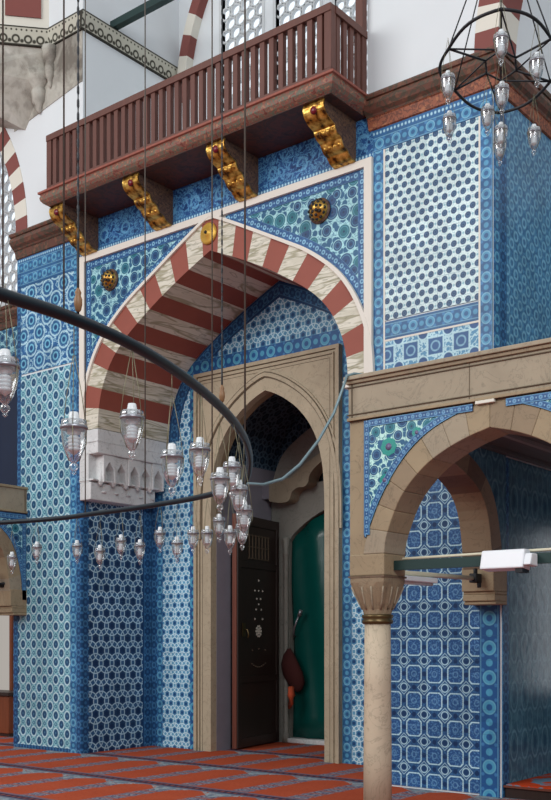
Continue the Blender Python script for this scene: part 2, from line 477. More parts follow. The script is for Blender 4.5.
# ------------------------------------------------------------------ mesh helpers
class MB:
    def __init__(s): s.v, s.f, s.uv, s.mi, s.sm = [], [], [], [], []
    def face(s, pts, uv=None, mi=0, smooth=False):
        i = len(s.v); s.v += [tuple(p) for p in pts]; s.f.append(list(range(i, i+len(pts)))); s.uv.append(uv); s.mi.append(mi); s.sm.append(smooth)
    def mesh(s, verts, faces, mi=0, smooth=False):
        i = len(s.v); s.v += [tuple(p) for p in verts]
        for f in faces: s.f.append([i+k for k in f]); s.uv.append(None); s.mi.append(mi); s.sm.append(smooth)
        return s
    def box(s, x0, x1, y0, y1, z0, z1, mi=0):
        v = [(x, y, z) for z in (z0, z1) for y in (y0, y1) for x in (x0, x1)]
        s.mesh(v, [(0, 2, 3, 1), (4, 5, 7, 6), (0, 1, 5, 4), (2, 6, 7, 3), (0, 4, 6, 2), (1, 3, 7, 5)], mi)
        return s
    def prism(s, poly, axis, a, b, mi=0, mi_side=None, smooth=False):
        """polygon in the plane across `axis` (y: xz, x: yz, z: xy), extruded from a to b"""
        def P(p, t): return {'y': (p[0], t, p[1]), 'x': (t, p[0], p[1]), 'z': (p[0], p[1], t)}[axis]
        n = len(poly); v = [P(p, a) for p in poly]+[P(p, b) for p in poly]
        s.mesh(v, [tuple(range(n)), tuple(range(2*n-1, n-1, -1))], mi)
        s.mesh(v, [(i, (i+1) % n, n+(i+1) % n, n+i) for i in range(n)], mi if mi_side is None else mi_side, smooth)
        return s
    def strip(s, A, B, axis, a, b, mi=0, u0=0):
        """band between two equal polylines, own strip UV (along, across); face at depth a, back at b"""
        def P(p, t): return {'y': (p[0], t, p[1]), 'x': (t, p[0], p[1])}[axis]
        u = u0
        for i in range(len(A)-1):
            w0 = math.dist(A[i], B[i])/2; w1 = math.dist(A[i+1], B[i+1])/2
            m0 = ((A[i][0]+B[i][0])/2, (A[i][1]+B[i][1])/2); m1 = ((A[i+1][0]+B[i+1][0])/2, (A[i+1][1]+B[i+1][1])/2)
            du = math.dist(m0, m1)
            s.face([P(A[i], a), P(A[i+1], a), P(B[i+1], a), P(B[i], a)], [(u, w0), (u+du, w1), (u+du, -w1), (u, -w0)], mi)
            s.face([P(A[i], a), P(A[i], b), P(A[i+1], b), P(A[i+1], a)], [(u, w0), (u, w0), (u+du, w1), (u+du, w1)], mi)
            s.face([P(B[i], a), P(B[i+1], a), P(B[i+1], b), P(B[i], b)], [(u, -w0), (u+du, -w1), (u+du, -w1), (u, -w0)], mi)
            u += du
        for j in (0, -1):
            s.face([P(A[j], a), P(B[j], a), P(B[j], b), P(A[j], b)], [(0, 0)]*4, mi)
        return s
    def lathe(s, c, prof, n=16, mi=0, smooth=True, axis='z'):
        v = []
        for r, z in prof:
            for k in range(n):
                t = 2*PI*k/n
                p = (r*math.cos(t), r*math.sin(t), z)
                if axis == 'y': p = (p[0], p[2], p[1])
                v.append((c[0]+p[0], c[1]+p[1], c[2]+p[2]))
        f = [(i*n+k, i*n+(k+1) % n, (i+1)*n+(k+1) % n, (i+1)*n+k) for i in range(len(prof)-1) for k in range(n)]
        s.mesh(v, f, mi, smooth)
        if prof[0][0] > .0005: s.mesh(v[:n], [tuple(range(n-1, -1, -1))], mi)
        if prof[-1][0] > .0005: s.mesh(v[-n:], [tuple(range(n))], mi)
        return s
    def tube(s, pts, r, n=8, mi=0, closed=False, taper=None):
        pts = [Vector(p) for p in pts]; N = len(pts); v = []
        for i, p in enumerate(pts):
            a = pts[(i-1) % N] if (closed or i > 0) else p; b = pts[(i+1) % N] if (closed or i < N-1) else p
            t = (b-a).normalized(); up = Vector((0, 0, 1)) if abs(t.z) < .95 else Vector((1, 0, 0))
            x = t.cross(up).normalized(); y = x.cross(t)
            rr = r if taper is None else taper[i]
            for k in range(n):
                an = 2*PI*k/n; v.append(p+x*rr*math.cos(an)+y*rr*math.sin(an))
        m = N if closed else N-1
        f = [(i*n+k, i*n+(k+1) % n, ((i+1) % N)*n+(k+1) % n, ((i+1) % N)*n+k) for i in range(m) for k in range(n)]
        s.mesh(v, f, mi, True)
        if not closed: s.mesh(v[:n], [tuple(range(n-1, -1, -1))], mi); s.mesh(v[-n:], [tuple(range(n))], mi)
        return s
    def build(s, name, mats, parent=None, bevel=0):
        me = bpy.data.meshes.new(name); off = Vector((0, 0, 0))
        if parent is not None:
            p = parent
            while p is not None: off += p.location; p = p.parent
        me.from_pydata([tuple(Vector(q)-off) for q in s.v], [], s.f)
        for i, p in enumerate(me.polygons): p.material_index = s.mi[i]; p.use_smooth = s.sm[i]
        bm = bmesh.new(); bm.from_mesh(me)
        lay = bm.loops.layers.uv.new('UVMap'); bm.faces.ensure_lookup_table()
        fixed = {}
        for f in bm.faces:
            q = s.uv[f.index]; nrm = f.normal; ax = max(range(3), key=lambda k: abs(nrm[k]))
            for j, l in enumerate(f.loops):
                w = l.vert.co+off
                l[lay].uv = q[j] if q is not None else ((w.x, w.z) if ax == 1 else (w.y, w.z) if ax == 0 else (w.x, w.y))
        bmesh.ops.remove_doubles(bm, verts=bm.verts, dist=1e-5)
        bmesh.ops.recalc_face_normals(bm, faces=bm.faces)
        bm.to_mesh(me); bm.free()
        o = bpy.data.objects.new(name, me); COL.objects.link(o)
        for m in (mats if isinstance(mats, (list, tuple)) else [mats]): me.materials.append(m)
        if parent is not None: o.parent = parent
        if bevel:
            b = o.modifiers.new('bevel', 'BEVEL'); b.width = bevel; b.segments = 2; b.limit_method = 'ANGLE'
        return o

def tag(o, label, cat, group=None):
    o['label'] = label; o['category'] = cat
    if group: o['group'] = group
    return o
def structure(o): o['kind'] = 'structure'; return o
def empty(name, loc_, label=None, cat=None, group=None):
    o = bpy.data.objects.new(name, None); o.location = loc_; o.empty_display_size = .1; COL.objects.link(o)
    if label: tag(o, label, cat, group)
    return o
def rect(x0, x1, z0, z1): return [(x0, z0), (x1, z0), (x1, z1), (x0, z1)]

def spline(pts, n=6):
    out = []; N = len(pts)
    for i in range(N-1):
        p0, p1, p2, p3 = pts[max(i-1, 0)], pts[i], pts[i+1], pts[min(i+2, N-1)]
        for k in range(n):
            t = k/n
            out.append(tuple(.5*((2*p1[d])+(-p0[d]+p2[d])*t+(2*p0[d]-5*p1[d]+4*p2[d]-p3[d])*t*t+(-p0[d]+3*p1[d]-3*p2[d]+p3[d])*t**3) for d in range(len(p1))))
    out.append(tuple(pts[-1])); return out
def resample(pts, n):
    d = [0]
    for a, b in zip(pts, pts[1:]): d.append(d[-1]+math.dist(a, b))
    out = []; j = 0
    for k in range(n+1):
        t = d[-1]*k/n
        while j < len(d)-2 and d[j+1] < t: j += 1
        f = (t-d[j])/max(1e-9, d[j+1]-d[j]); out.append(tuple(pts[j][q]+(pts[j+1][q]-pts[j][q])*f for q in range(len(pts[0]))))
    return out
def offset(pts, d):
    """offset an open polyline to its left by d"""
    out = []
    for i, p in enumerate(pts):
        a = pts[max(i-1, 0)]; b = pts[min(i+1, len(pts)-1)]
        tx, tz = b[0]-a[0], b[1]-a[1]; L = math.hypot(tx, tz) or 1
        out.append((p[0]-tz/L*d, p[1]+tx/L*d))
    return out
def pointed(c, half, zs, zt, n=14, sharp=1.12):
    """pointed arch polyline left spring -> apex -> right spring"""
    rise = zt-zs
    L = []
    for k in range(n+1):
        t = k/n
        a = t*PI/2
        u = half*math.cos(a)**sharp; z = zs+rise*math.sin(a)**(1/1.0)*(.93+.07*t)
        L.append((u, z))
    # straighten towards the apex so that it comes to a point
    L = [(u, min(z, zt-(u*.30 if u < half*.5 else half*.15-(0)) if u < half*.5 else z)) for u, z in L]
    return [(c-u, z) for u, z in L]+[(c+u, z) for u, z in reversed(L[:-1])]

# ------------------------------------------------------------------ main measures
YF, YR = 9.49, 10.85            # facade plane, recess plane
CX = -8.556                     # axis of the great arch
PLX0, PLX1 = -12.47, -10.98     # left pier
PRX0, PRX1 = -6.18, -4.65       # right pier, lower part
PRU = -4.75                     # its corner above the gallery
PLU = -12.38                    # left edge of the left pier above its gallery
IN = [(2.06, 4.46), (2.035, 4.74), (1.965, 5.0), (1.83, 5.26), (1.66, 5.46), (1.45, 5.63), (1.2, 5.79), (.92, 5.955), (.6, 6.12), (.3, 6.26), (0, 6.39)]
OUT = [(2.36, 4.46), (2.335, 4.8), (2.25, 5.12), (2.08, 5.46), (1.85, 5.74), (1.5, 6.01), (1.2, 6.18), (.9, 6.34), (.6, 6.50), (.3, 6.655), (0, 6.80)]
inn = spline(IN, 6); outt = spline(OUT, 6)
INL = [(CX-u, z) for u, z in inn]; INR = [(CX+u, z) for u, z in reversed(inn)]
OUL = [(CX-u, z) for u, z in outt]; OUR = [(CX+u, z) for u, z in reversed(outt)]
NV = 11
il, ol = resample(INL, NV*6+3), resample(OUL, NV*6+3)
ir, orr = resample(INR, NV*6+3), resample(OUR, NV*6+3)
# left spring .. apex .. right spring; the keystone takes 3 steps on each side of the apex
IA = il+ir[1:]; OA = ol+orr[1:]
IOFF = [(CX+(x-CX)*1.022, 4.46+(z-4.46)*1.018) for x, z in OA]    # outer edge of the thin white moulding
apex_i = len(il)-1

# ------------------------------------------------------------------ floor
fl = MB().box(-22, 6, -6, 16, -.2, 0).build('floor', S['carpet']); structure(fl)

# ------------------------------------------------------------------ facade wall
wf = MB()
wf.box(PLX0, PLX1, YF, YR, 0, 3.79).box(PLU, PLX1, YF, YR, 3.79, 7.3)
wf.box(PRX0, PRX1, YF, 13.0, 0, 3.62).box(PRX0, PRU, YF, 13.0, 3.62, 7.3)
wall_front = structure(wf.build('wall_front', S['plaster']))
sp = MB()
SXL, SXR = CX-2.50, CX+2.50
half = len(OA)//2
for pl in ([(SXL, 4.46)]+OA[:half+1]+[(CX, 7.3), (SXL, 7.3)], OA[half:]+[(SXR, 4.46), (SXR, 7.3), (CX, 7.3)]):
    sp.prism(pl, 'y', YF+.001, YR)
sp.build('spandrel_wall', S['plaster'], wall_front)
D = .012
def panel(name, mat, x0, x1, z0, z1, parent=wall_front, y=YF, d=D):
    return MB().box(x0, x1, y-d, y+.004, z0, z1).build(name, mat, parent)
def vstrip(name, mat, x0, x1, z0, z1, parent=wall_front, y=YF, d=D+.004):
    n = 1
    return MB().strip([(x1, z0), (x1, z1)], [(x0, z0), (x0, z1)], 'y', y-d, y+.002, 0, z0).build(name, mat, parent)
def hstrip(name, mat, x0, x1, z0, z1, parent=wall_front, y=YF, d=D+.004):
    return MB().strip([(x0, z1), (x1, z1)], [(x0, z0), (x1, z0)], 'y', y-d, y+.002, 0, x0).build(name, mat, parent)

# left pier front
panel('tile_panel', T['medallion'], PLX0+.10, -11.20, .05, 3.79)
panel('tile_panel', T['medallion'], PLU+.08, -11.20, 3.79, 5.42)
panel('tile_panel', T['rosette'], PLU+.08, -11.12, 5.45, 6.72)
vstrip('tile_border', T['border_dark'], PLX0, PLX0+.10, 0, 3.79)
vstrip('tile_border', T['border_dark'], PLU, PLU+.08, 3.79, 6.93)
vstrip('tile_border', T['border'], -11.20, -11.07, .0, 5.42)
vstrip('tile_border', T['border_dark'], -11.07, PLX1, .0, 6.93)
vstrip('tile_border', T['border'], -11.12, -11.07, 5.42, 6.93)
hstrip('tile_border', T['border'], PLU+.08, -11.12, 6.72, 6.93)
hstrip('tile_edging', T['teeth'], PLU, PLX1, 7.08, 7.14)
hstrip('tile_edging', T['border'], PLU, PLX1, 6.93, 7.08)
hstrip('tile_skirting', T['border_dark'], PLX0+.1, -11.2, 0, .05)

# white frame round the great arch
FX0, FX1, FZ = -10.97, -6.17, 6.85
fr = MB()
fr.prism([(FX0, 4.46), (FX0+.10, 4.46), (FX0+.10, FZ-.085), (FX1-.10, FZ-.085), (FX1-.10, 4.40), (FX1, 4.40), (FX1, FZ), (FX0, FZ)], 'y', YF-.055, YF)
fr.build('white_frame', S['white_trim'], wall_front)

# spandrel tiles
def spandrel(side):
    k = apex_i
    bx = FX0+.10 if side < 0 else FX1-.10
    arch = IOFF[:k+1] if side < 0 else IOFF[k:]
    top = FZ-.085
    pts = [p for p in arch if p[1] < top-.02]
    edge_b = offset(arch, .10)
    eb = [p for p in edge_b if p[1] < top-.09 and ((p[0] > bx+.10) if side < 0 else (p[0] < bx-.10))]
    # field
    if side < 0: f = [(bx, eb[0][1]-.30)]+[(bx, top)]+[(pts[-1][0], top)]+list(reversed(pts))
    else: f = [(bx, top), (bx, eb[-1][1]-.3)]+list(reversed(pts))+[(pts[0][0], top)]
    f = [q for q in f]
    MB().prism(f, 'y', YF-.01, YF+.002).build('floral_panel', T['floral'], wall_front)
    # border strips: along the arch, the side and the top
    m = MB()
    A = [p for p in arch if p[1] < top-.03]; B = [edge_b[arch.index(p)] for p in A]
    def clampx(p): return (max(p[0], bx), min(p[1], top)) if side < 0 else (min(p[0], bx), min(p[1], top))
    A = [clampx(p) for p in A]; B = [clampx(p) for p in B]
    m.strip(B, A, 'y', YF-.014, YF)
    e0 = arch[0] if side < 0 else arch[-1]
    xs = (bx, bx+.1) if side < 0 else (bx-.1, bx)
    m.strip([(xs[1], 5.2), (xs[1], top)], [(xs[0], 5.2), (xs[0], top)], 'y', YF-.016, YF)
    xt = (bx+.1, pts[-1][0]-.05) if side < 0 else (pts[0][0]+.05, bx-.1)
    m.strip([(xt[0], top), (xt[1], top)], [(xt[0], top-.1), (xt[1], top-.1)], 'y', YF-.018, YF)
    m.build('tile_border', T['border_scroll'], wall_front)
spandrel(-1); spandrel(1)
# frieze under the balcony
hstrip('tile_frieze', T['arab'], PLX1, FX1, 6.86, 7.31, d=.012).data
panel('tile_frieze', T['arab'], PLX1+.001, FX1-.001, 6.861, 7.309, d=.018)
hstrip('tile_edging', T['teeth'], PLX1, FX1, 6.855, 6.915, d=.024)

# right pier front, upper part
panel('roundel_panel', T['dots'], -6.02, -4.90, 5.04, 6.90)
vstrip('tile_border', T['border'], FX1+.0, -6.04, 3.6, 6.90)
vstrip('white_edging', S['white_trim'], -6.04, -6.02, 3.6, 6.90)
vstrip('tile_border', T['border'], -4.88, PRU, 3.6, 6.90)
vstrip('white_edging', S['white_trim'], -4.90, -4.88, 3.6, 6.90)
hstrip('tile_border', T['border'], FX1, PRU, 6.90, 7.06)
hstrip('tile_edging', T['teeth'], FX1, PRU, 7.06, 7.14)
hstrip('tile_border', T['border'], -6.02, -4.90, 4.83, 5.02)
hstrip('white_edging', S['white_trim'], -6.02, -4.90, 4.81, 4.83)
panel('mosaic_panel', T['mosaic'], -6.02, -4.90, 3.6, 4.81)
# right pier front, under the gallery
panel('star_panel', T['girih'], PRX0, -4.89, .02, 3.42)
vstrip('tile_border', T['border_bright'], -4.89, -4.67, 0, 2.2)
# right pier flank, facing the gallery and the hall
def xstrip(name, mat, y0, y1, z0, z1, x=PRX1, d=.012):
    return MB().strip([(y0, z0), (y0, z1)], [(y1, z0), (y1, z1)], 'x', x+d, x-.002, 0, z0).build(name, mat, wall_front)
def xpanel(name, mat, y0, y1, z0, z1, x=PRX1, d=.010):
    return MB().box(x-.004, x+d, y0, y1, z0, z1).build(name, mat, wall_front)
xstrip('tile_border', T['border'], YF+.02, 9.62, 3.8, 7.14, PRU)
xstrip('tile_border', T['border_dark'], 9.62, 9.78, 3.8, 7.14, PRU)
xpanel('flank_panel', T['flank'], 9.78, 13, 3.8, 7.14, PRU)
xstrip('tile_border', T['border_dark'], YF, 9.62, .0, 3.42)
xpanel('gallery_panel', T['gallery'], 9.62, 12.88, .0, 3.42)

# ------------------------------------------------------------------ recess wall with the portal opening
PX0, PX1, PZ = -10.05, -7.53, 5.35          # portal frame
PC = -8.755
def arch_profile(c, half, zs, zt, n=6):
    h = half; r = zt-zs
    P = [(h, zs), (h*.99, zs+.18*r), (h*.955, zs+.36*r), (h*.87, zs+.54*r), (h*.73, zs+.69*r), (h*.55, zs+.81*r), (h*.35, zs+.90*r), (h*.17, zs+.96*r), (0, zt)]
    q = spline(P, n)
    return [(c-u, z) for u, z in q]+[(c+u, z) for u, z in reversed(q[:-1])]
PIN = arch_profile(PC, .985, 3.30, 4.94)
wb = MB()
poly = [(-18, 0), (PC-1.0, 0), (PC-1.0, 3.3)]+arch_profile(PC, 1.0, 3.30, 5.0)+[(PC+1.0, 0), (PRX0+.02, 0), (PRX0+.02, 7.28), (-12.35, 7.28), (-12.35, 8), (-13.0, 8), (-13.0, 7.28), (-18, 7.28)]
# stretch left of the pier: openings are made below with separate pieces, so stop the wall at the pier
poly = [(PLX1-.3, 0), (PC-1.02, 0)]+arch_profile(PC, 1.02, 3.30, 5.0)+[(PC+1.02, 0), (PRX0+.02, 0), (PRX0+.02, 7.28), (PLX1-.3, 7.28)]
wb.prism(poly, 'y', YR, YR+.12)
wall_back = structure(wb.build('wall_back', S['plaster']))
def rp(name, mat, *a): return panel(name, mat, *a, parent=wall_back, y=YR)
def rv(name, mat, *a): return vstrip(name, mat, *a, parent=wall_back, y=YR)
rp('lattice_panel', T['lattice_light'], -10.74, -10.19, 0, 4.9)
rv('tile_border', T['border_dark'], PLX1, -10.86, 0, 4.9)
rv('tile_border', T['border'], -10.86, -10.74, 0, 4.9)
rv('tile_border', T['border_bright'], -10.19, PX0, 0, 5.37)
rv('tile_border', T['border'], PX1, -7.38, 0, 5.37)
rp('lattice_panel', T['lattice_light'], -7.38, -6.3, 0, 4.9)
hstrip('tile_border', T['border_bright'], -10.62, -6.4, 5.37, 5.56, parent=wall_back, y=YR)
# tympanum field and its dark border following the vault
ty_in = [(CX-1.95, 4.9), (CX-1.72, 5.16), (CX-1.45, 5.42), (CX-.75, 5.86), (CX-.1, 6.16), (CX+.6, 5.96), (CX+1.3, 5.62), (CX+1.75, 5.25), (CX+1.9, 4.9)]
rp('lattice_panel', T['lattice_light'], -10.74, PX0-.1, 4.9, 5.3)
IS = [(CX+(x-CX)*.90, 4.46+(z-4.46)*.885) for x, z in IA]
top = [p for p in IS if p[1] > 5.30]
MB().prism([(top[0][0], 5.30)]+top+[(top[-1][0], 5.30)], 'y', YR-.008, YR+.002).build('lattice_panel', T['lattice_tymp'], wall_back)
MB().strip(IA, IS, 'y', YR-.014, YR+.002).build('tile_border', T['border_dark'], wall_back)
# pier flank inside the recess (faces right)
pf = MB(); X = PLX1
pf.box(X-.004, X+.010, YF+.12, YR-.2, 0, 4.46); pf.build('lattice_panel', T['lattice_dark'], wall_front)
xstrip('tile_border', T['border_dark'], YF, YF+.12, 0, 4.46, PLX1)
xstrip('tile_border', T['border_dark'], YR-.2, YR, 0, 4.46, PLX1)

# ------------------------------------------------------------------ great striped arch
arch = empty('striped_arch', (CX, YF, 4.46), 'great pointed arch of red and veined white voussoirs over the portal recess', 'arch')
NI = len(IA)
bounds = [0]
for k in range(NV): bounds.append((k+1)*6)
bounds.append(bounds[-1]+6)
while bounds[-1] < NI-1: bounds.append(bounds[-1]+6)
for k in range(len(bounds)-1):
    a, b = bounds[k], min(bounds[k+1], NI-1)
    m = MB().prism(IA[a:b+1]+list(reversed(OA[a:b+1])), 'y', YF-.03, YR-.02)
    m.build('voussoir', S['red'] if k % 2 == 1 else S['marble'], arch)
hm = MB(); hm.strip(IOFF, OA, 'y', YF-.06, YF+.02); hm.build('hood_moulding', S['white_trim'], arch)
MB().box(CX+2.0, CX+2.36, YF-.05, YF+.3, 4.38, 4.46).build('arch_foot', S['white_trim'], arch, .006)

# stalactite corbel under the left spring
cb = empty('stalactite_corbel', (-10.8, 10.1, 3.5), 'grey white stalactite corbel block under the left foot of the striped arch', 'corbel')
def cbx(nm, x1, z0, z1, y0, y1): return MB().box(-10.985, x1, y0, y1, z0, z1).build(nm, S['corbel'], cb, .012)
cbx('cap_block', -10.615, 4.12, 4.455, YF-.03, YR-.02)
cbx('foot_block', -10.76, 3.50, 3.74, YF-.03, 10.70)
body = MB(); 
body.box(-10.985, -10.80, YF-.03, 10.74, 3.74, 4.12); body.build('core', S['corbel'], cb)
for k in range(5):
    y0 = YF+.10+k*.235
    ni = MB()       # pointed niche hood: two leaning cheeks and a hood
    pr = [(y0, 3.74), (y0+.03, 3.74), (y0+.04, 3.92), (y0+.1175, 4.03), (y0+.195, 3.92), (y0+.205, 3.74), (y0+.235, 3.74), (y0+.235, 4.12), (y0, 4.12)]
    ni.prism(pr, 'x', -10.81, -10.64-.02*(k % 2)); ni.build('niche', S['corbel'], cb, .008)
    MB().lathe((-10.70, y0+.0, 3.72), [(.001, -.03), (.035, 0), (.04, .06), (.02, .12), (.012, .3)], 8).build('pendant', S['corbel'], cb)
    MB().lathe((-10.757, y0+.1, 3.62), [(.03, -.012), (.045, 0), (.03, .012)], 10).build('boss', S['corbel'], cb)
for (z, x1) in ((4.28, -10.61), (3.76, -10.70)):
    MB().box(-10.985, x1, YF-.04, YR-.04, z, z+.02).build('ledge', S['corbel'], cb)

# gilded medallion on the keystone and pierced bosses
md = empty('keystone_medallion', (-8.60, YF-.03, 6.60), 'flat gold disc on the dark red keystone of the striped arch', 'medallion')
MB().lathe((-8.575, YF-.045, 6.60), [(.13, .012), (.135, 0), (.11, -.02), (.05, -.025), (.045, -.04), (.001, -.05)], 24, axis='y').build('disc', S['gold_plain'], md)
MB().lathe((-8.575, YF-.092, 6.60), [(.022, .01), (.02, -.01), (.001, -.02)], 10, axis='y').build('stud', S['iron'], md)
def boss(x, z, label):
    b = empty('pierced_boss', (x, YF-.02, z), label, 'boss', 'gilded bosses on the floral spandrels')
    pr = [(.125*math.cos(t*PI/14), -.13*math.sin(t*PI/14)) for t in range(0, 8)]
    MB().lathe((x, YF-.015, z), pr, 24, axis='y').build('dome', S['gold'], b)
    MB().lathe((x, YF-.012, z), [(.145, 0), (.145, -.02), (.12, -.03)], 24, axis='y').build('rim', S['console_side'], b)
    for rr, n, o in ((.107, 12, 0), (.075, 8, .2), (.04, 5, .5)):
        for k in range(n):
            a = 2*PI*k/n+o; yy = math.sqrt(max(0, 1-(rr/.125)**2))*.13
            MB().lathe((x+rr*math.cos(a), YF-.017-yy, z+rr*math.sin(a)), [(.02, .012), (.017, -.003), (.001, -.005)], 8, axis='y').build('hole', S['iron'], b)
boss(-10.37, 6.42, 'gilded pierced boss on the floral tiles left of the striped arch')
boss(-6.89, 6.45, 'gilded pierced boss on the floral tiles right of the striped arch')

# ------------------------------------------------------------------ portal
pt = empty('marble_portal', (PC, YR, 0), 'tall beige marble portal frame with moulded pointed arch around the open doorway', 'portal')
m = MB()
m.prism([(PX0, 0), (PC-.985, 0)]+PIN+[(PC+.985, 0), (PX1, 0), (PX1, PZ), (PX0, PZ)], 'y', YR-.07, YR+.05)
m.build('frame', S['portal'], pt)
OP = arch_profile(PC, 1.005, 3.30, 4.99)
m = MB(); m.prism([(PC-.985, 0)]+PIN+[(PC+.985, 0)]+[(PC+1.005, 0)]+list(reversed(OP))+[(PC-1.005, 0)], 'y', YR+.05, YR+.16)
m.build('reveal', S['stone_b'], pt)
def arch_line(off0, off1, d, name, mat, foot=0.0):
    a = [(PC-.985, foot)]+PIN+[(PC+.985, foot)]
    o1, o2 = offset(a, off0), offset(a, off1)
    MB().prism(o1+list(reversed(o2)), 'y', YR-.07-d, YR-.06).build(name, mat, pt)
arch_line(.17, .185, .012, 'moulding_line', S['lines'], 3.0); arch_line(.185, .235, .03, 'arch_moulding', S['portal'], 3.0)
arch_line(.235, .25, .012, 'moulding_line', S['lines'], 3.0); arch_line(.25, .275, .02, 'arch_moulding', S['portal'], 3.0)
def rect_frame(i0, i1, d, name, mat):
    m = MB(); y0 = YR-.07-d; y1 = YR-.06
    m.box(PX0+i0, PX0+i1, y0, y1, 0, PZ-i0); m.box(PX1-i1, PX1-i0, y0, y1, 0, PZ-i0)
    m.box(PX0+i1, PX1-i1, y0, y1, PZ-i1, PZ-i0); m.build(name, mat, pt)
rect_frame(0, .05, .025, 'frame_moulding', S['portal']); rect_frame(.05, .058, .004, 'moulding_line', S['lines'])
rect_frame(.085, .105, .018, 'frame_moulding', S['portal']); rect_frame(.105, .113, .004, 'moulding_line', S['lines'])
rect_frame(.15, .156, .003, 'moulding_line', S['lines'])

# vestibule behind the portal
dc_ = -8.89
VX0, VX1, VY = -10.06, -7.45, 12.66
vw = MB()
vw.box(VX0-.1, VX1+.1, VY, VY+.1, 0, 5.6)
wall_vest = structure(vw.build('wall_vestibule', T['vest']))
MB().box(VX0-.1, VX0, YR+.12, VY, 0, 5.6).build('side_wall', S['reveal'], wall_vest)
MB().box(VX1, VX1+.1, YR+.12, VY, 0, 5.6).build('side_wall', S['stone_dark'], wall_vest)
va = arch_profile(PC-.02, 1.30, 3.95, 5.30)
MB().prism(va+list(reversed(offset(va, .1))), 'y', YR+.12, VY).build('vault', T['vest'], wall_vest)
MB().box(-9.78, -9.735, YR+.05, 11.20, 0, 3.35).build('marble_cheek', S['reveal'], wall_vest)
MB().box(VX0, dc_-1.025, 12.32, VY, 3.74, 3.96).build('cornice_band', S['reveal'], wall_vest)
# doorway inside: marble surround with its arch, lobed arch above
dc = -8.89
dd = empty('doorway_surround', (dc, 12.5, 0), 'grey marble surround with lobed arch over the green curtain', 'doorway')
def small_arch(h, zs, zt): 
    q = spline([(h, zs), (h*.9, zs+.24*(zt-zs)), (h*.6, zs+.58*(zt-zs)), (h*.28, zs+.85*(zt-zs)), (0, zt)], 5)
    return [(dc-u, z) for u, z in q]+[(dc+u, z) for u, z in reversed(q[:-1])]
sa = small_arch(.79, 3.08, 3.56)
MB().prism([(VX0+.02, 0), (dc-.79, 0)]+sa+[(dc+.79, 0), (VX1-.02, 0), (VX1-.02, 3.95), (VX0+.02, 3.95)], 'y', 12.52, VY-.001).build('surround', S['surround'], dd)
def colonnette(x):
    c = MB().lathe((x, 12.47, 0), [(.06, 0), (.06, .12), (.04, .16), (.04, 2.86), (.05, 2.88), (.05, 2.92), (.04, 2.94), (.065, 3.1), (.065, 3.14)], 14)
    c.build('colonnette', S['surround'], dd)
colonnette(dc-.82); colonnette(dc+.82)
MB().box(dc-.8, dc+.8, 12.44, 12.64, 0, .07).build('threshold', S['corbel'], dd, .01)
half = [(1.02, 3.70), (.86, 3.66), (.70, 3.66), (.62, 3.70), (.58, 3.80), (.47, 3.86), (.36, 3.86), (.28, 3.91), (.25, 4.02), (.16, 4.12), (0, 4.22)]
lob = [(dc-u, z) for u, z in spline(half, 4)]; lob += [(2*dc-x, z) for x, z in reversed(lob[:-1])]
MB().prism(lob+[(dc+1.02, 4.0), (dc+.6, 4.02), (dc+.33, 4.2), (dc, 4.36), (dc-.33, 4.2), (dc-.6, 4.02), (dc-1.02, 4.0)], 'y', 12.30, 12.56).build('lobed_arch', S['stone'], dd)
ga = spline([(1.0, 3.99), (.92, 4.2), (.78, 4.42), (.5, 4.62), (.25, 4.75), (0, 4.82)], 4)
ga = [(dc-u, z) for u, z in ga]+[(dc+u, z) for u, z in reversed(ga[:-1])]
MB().prism(ga+[(dc+.5, 4.0), (dc+.3, 4.15), (dc, 4.3), (dc-.3, 4.15), (dc-.5, 4.0)], 'y', 12.36, 12.64).build('arch_lunette', S['surround'], dd)

# the opened door leaf
H0 = Vector((-9.59, 11.17, 0)); Dv = Vector((-.27, 1.33, 0)).normalized(); Nv = Vector((Dv.y, -Dv.x, 0))
def leaf_box(mb, s0, s1, z0, z1, n0, n1):
    v = [H0+Dv*s+Nv*n+Vector((0, 0, z)) for z in (z0, z1) for n in (n0, n1) for s in (s0, s1)]
    mb.mesh(v, [(0, 2, 3, 1), (4, 5, 7, 6), (0, 1, 5, 4), (2, 6, 7, 3), (0, 4, 6, 2), (1, 3, 7, 5)])
    return mb
dl = empty('door_1', tuple(H0)); structure(dl)
leaf_box(MB(), .0, 1.30, .02, 3.38, -.07, 0).build('leaf', S['leaf'], dl)
leaf_box(MB(), -.012, .0, .02, 3.38, -.07, .0).build('leaf_edge', S['leaf_edge'], dl)
for a, b, c, d in ((.0, .09, .02, 3.38), (1.21, 1.30, .02, 3.38), (.09, 1.21, .02, .16), (.09, 1.21, 3.24, 3.38), (.09, 1.21, 2.62, 2.72), (.09, 1.21, .95, 1.05)):
    leaf_box(MB(), a, b, c, d, 0, .02).build('rail', S['leaf'], dl, .004)
g = MB()
for k in range(7): leaf_box(g, .36+.1*k, .372+.1*k, 2.76, 3.12, .0, .012)
for k in range(3): leaf_box(g, .34, .99, 2.76+.17*k, 2.775+.17*k, .0, .012)
g.build('inlaid_grid', S['inlay_dim'], dl)
def studs(pts, r, nm, mt):
    m = MB()
    for s, z in pts:
        c = H0+Dv*s+Vector((0, 0, z))
        ring = [c+Dv*(r*math.cos(2*PI*k/8))+Vector((0, 0, r*math.sin(2*PI*k/8)))+Nv*.002 for k in range(8)]
        tip = c+Nv*(.018)
        m.mesh(ring+[tip], [(k, (k+1) % 8, 8) for k in range(8)])
    return m.build(nm, mt, dl)
dia = [(.66, 2.45), (.54, 2.30), (.66, 2.30), (.78, 2.30), (.60, 2.18), (.72, 2.18), (.66, 2.10), (.58, 2.02), (.74, 2.02), (.54, 1.88), (.78, 1.88)]
studs(dia, .018, 'inlaid_studs', S['inlay'])
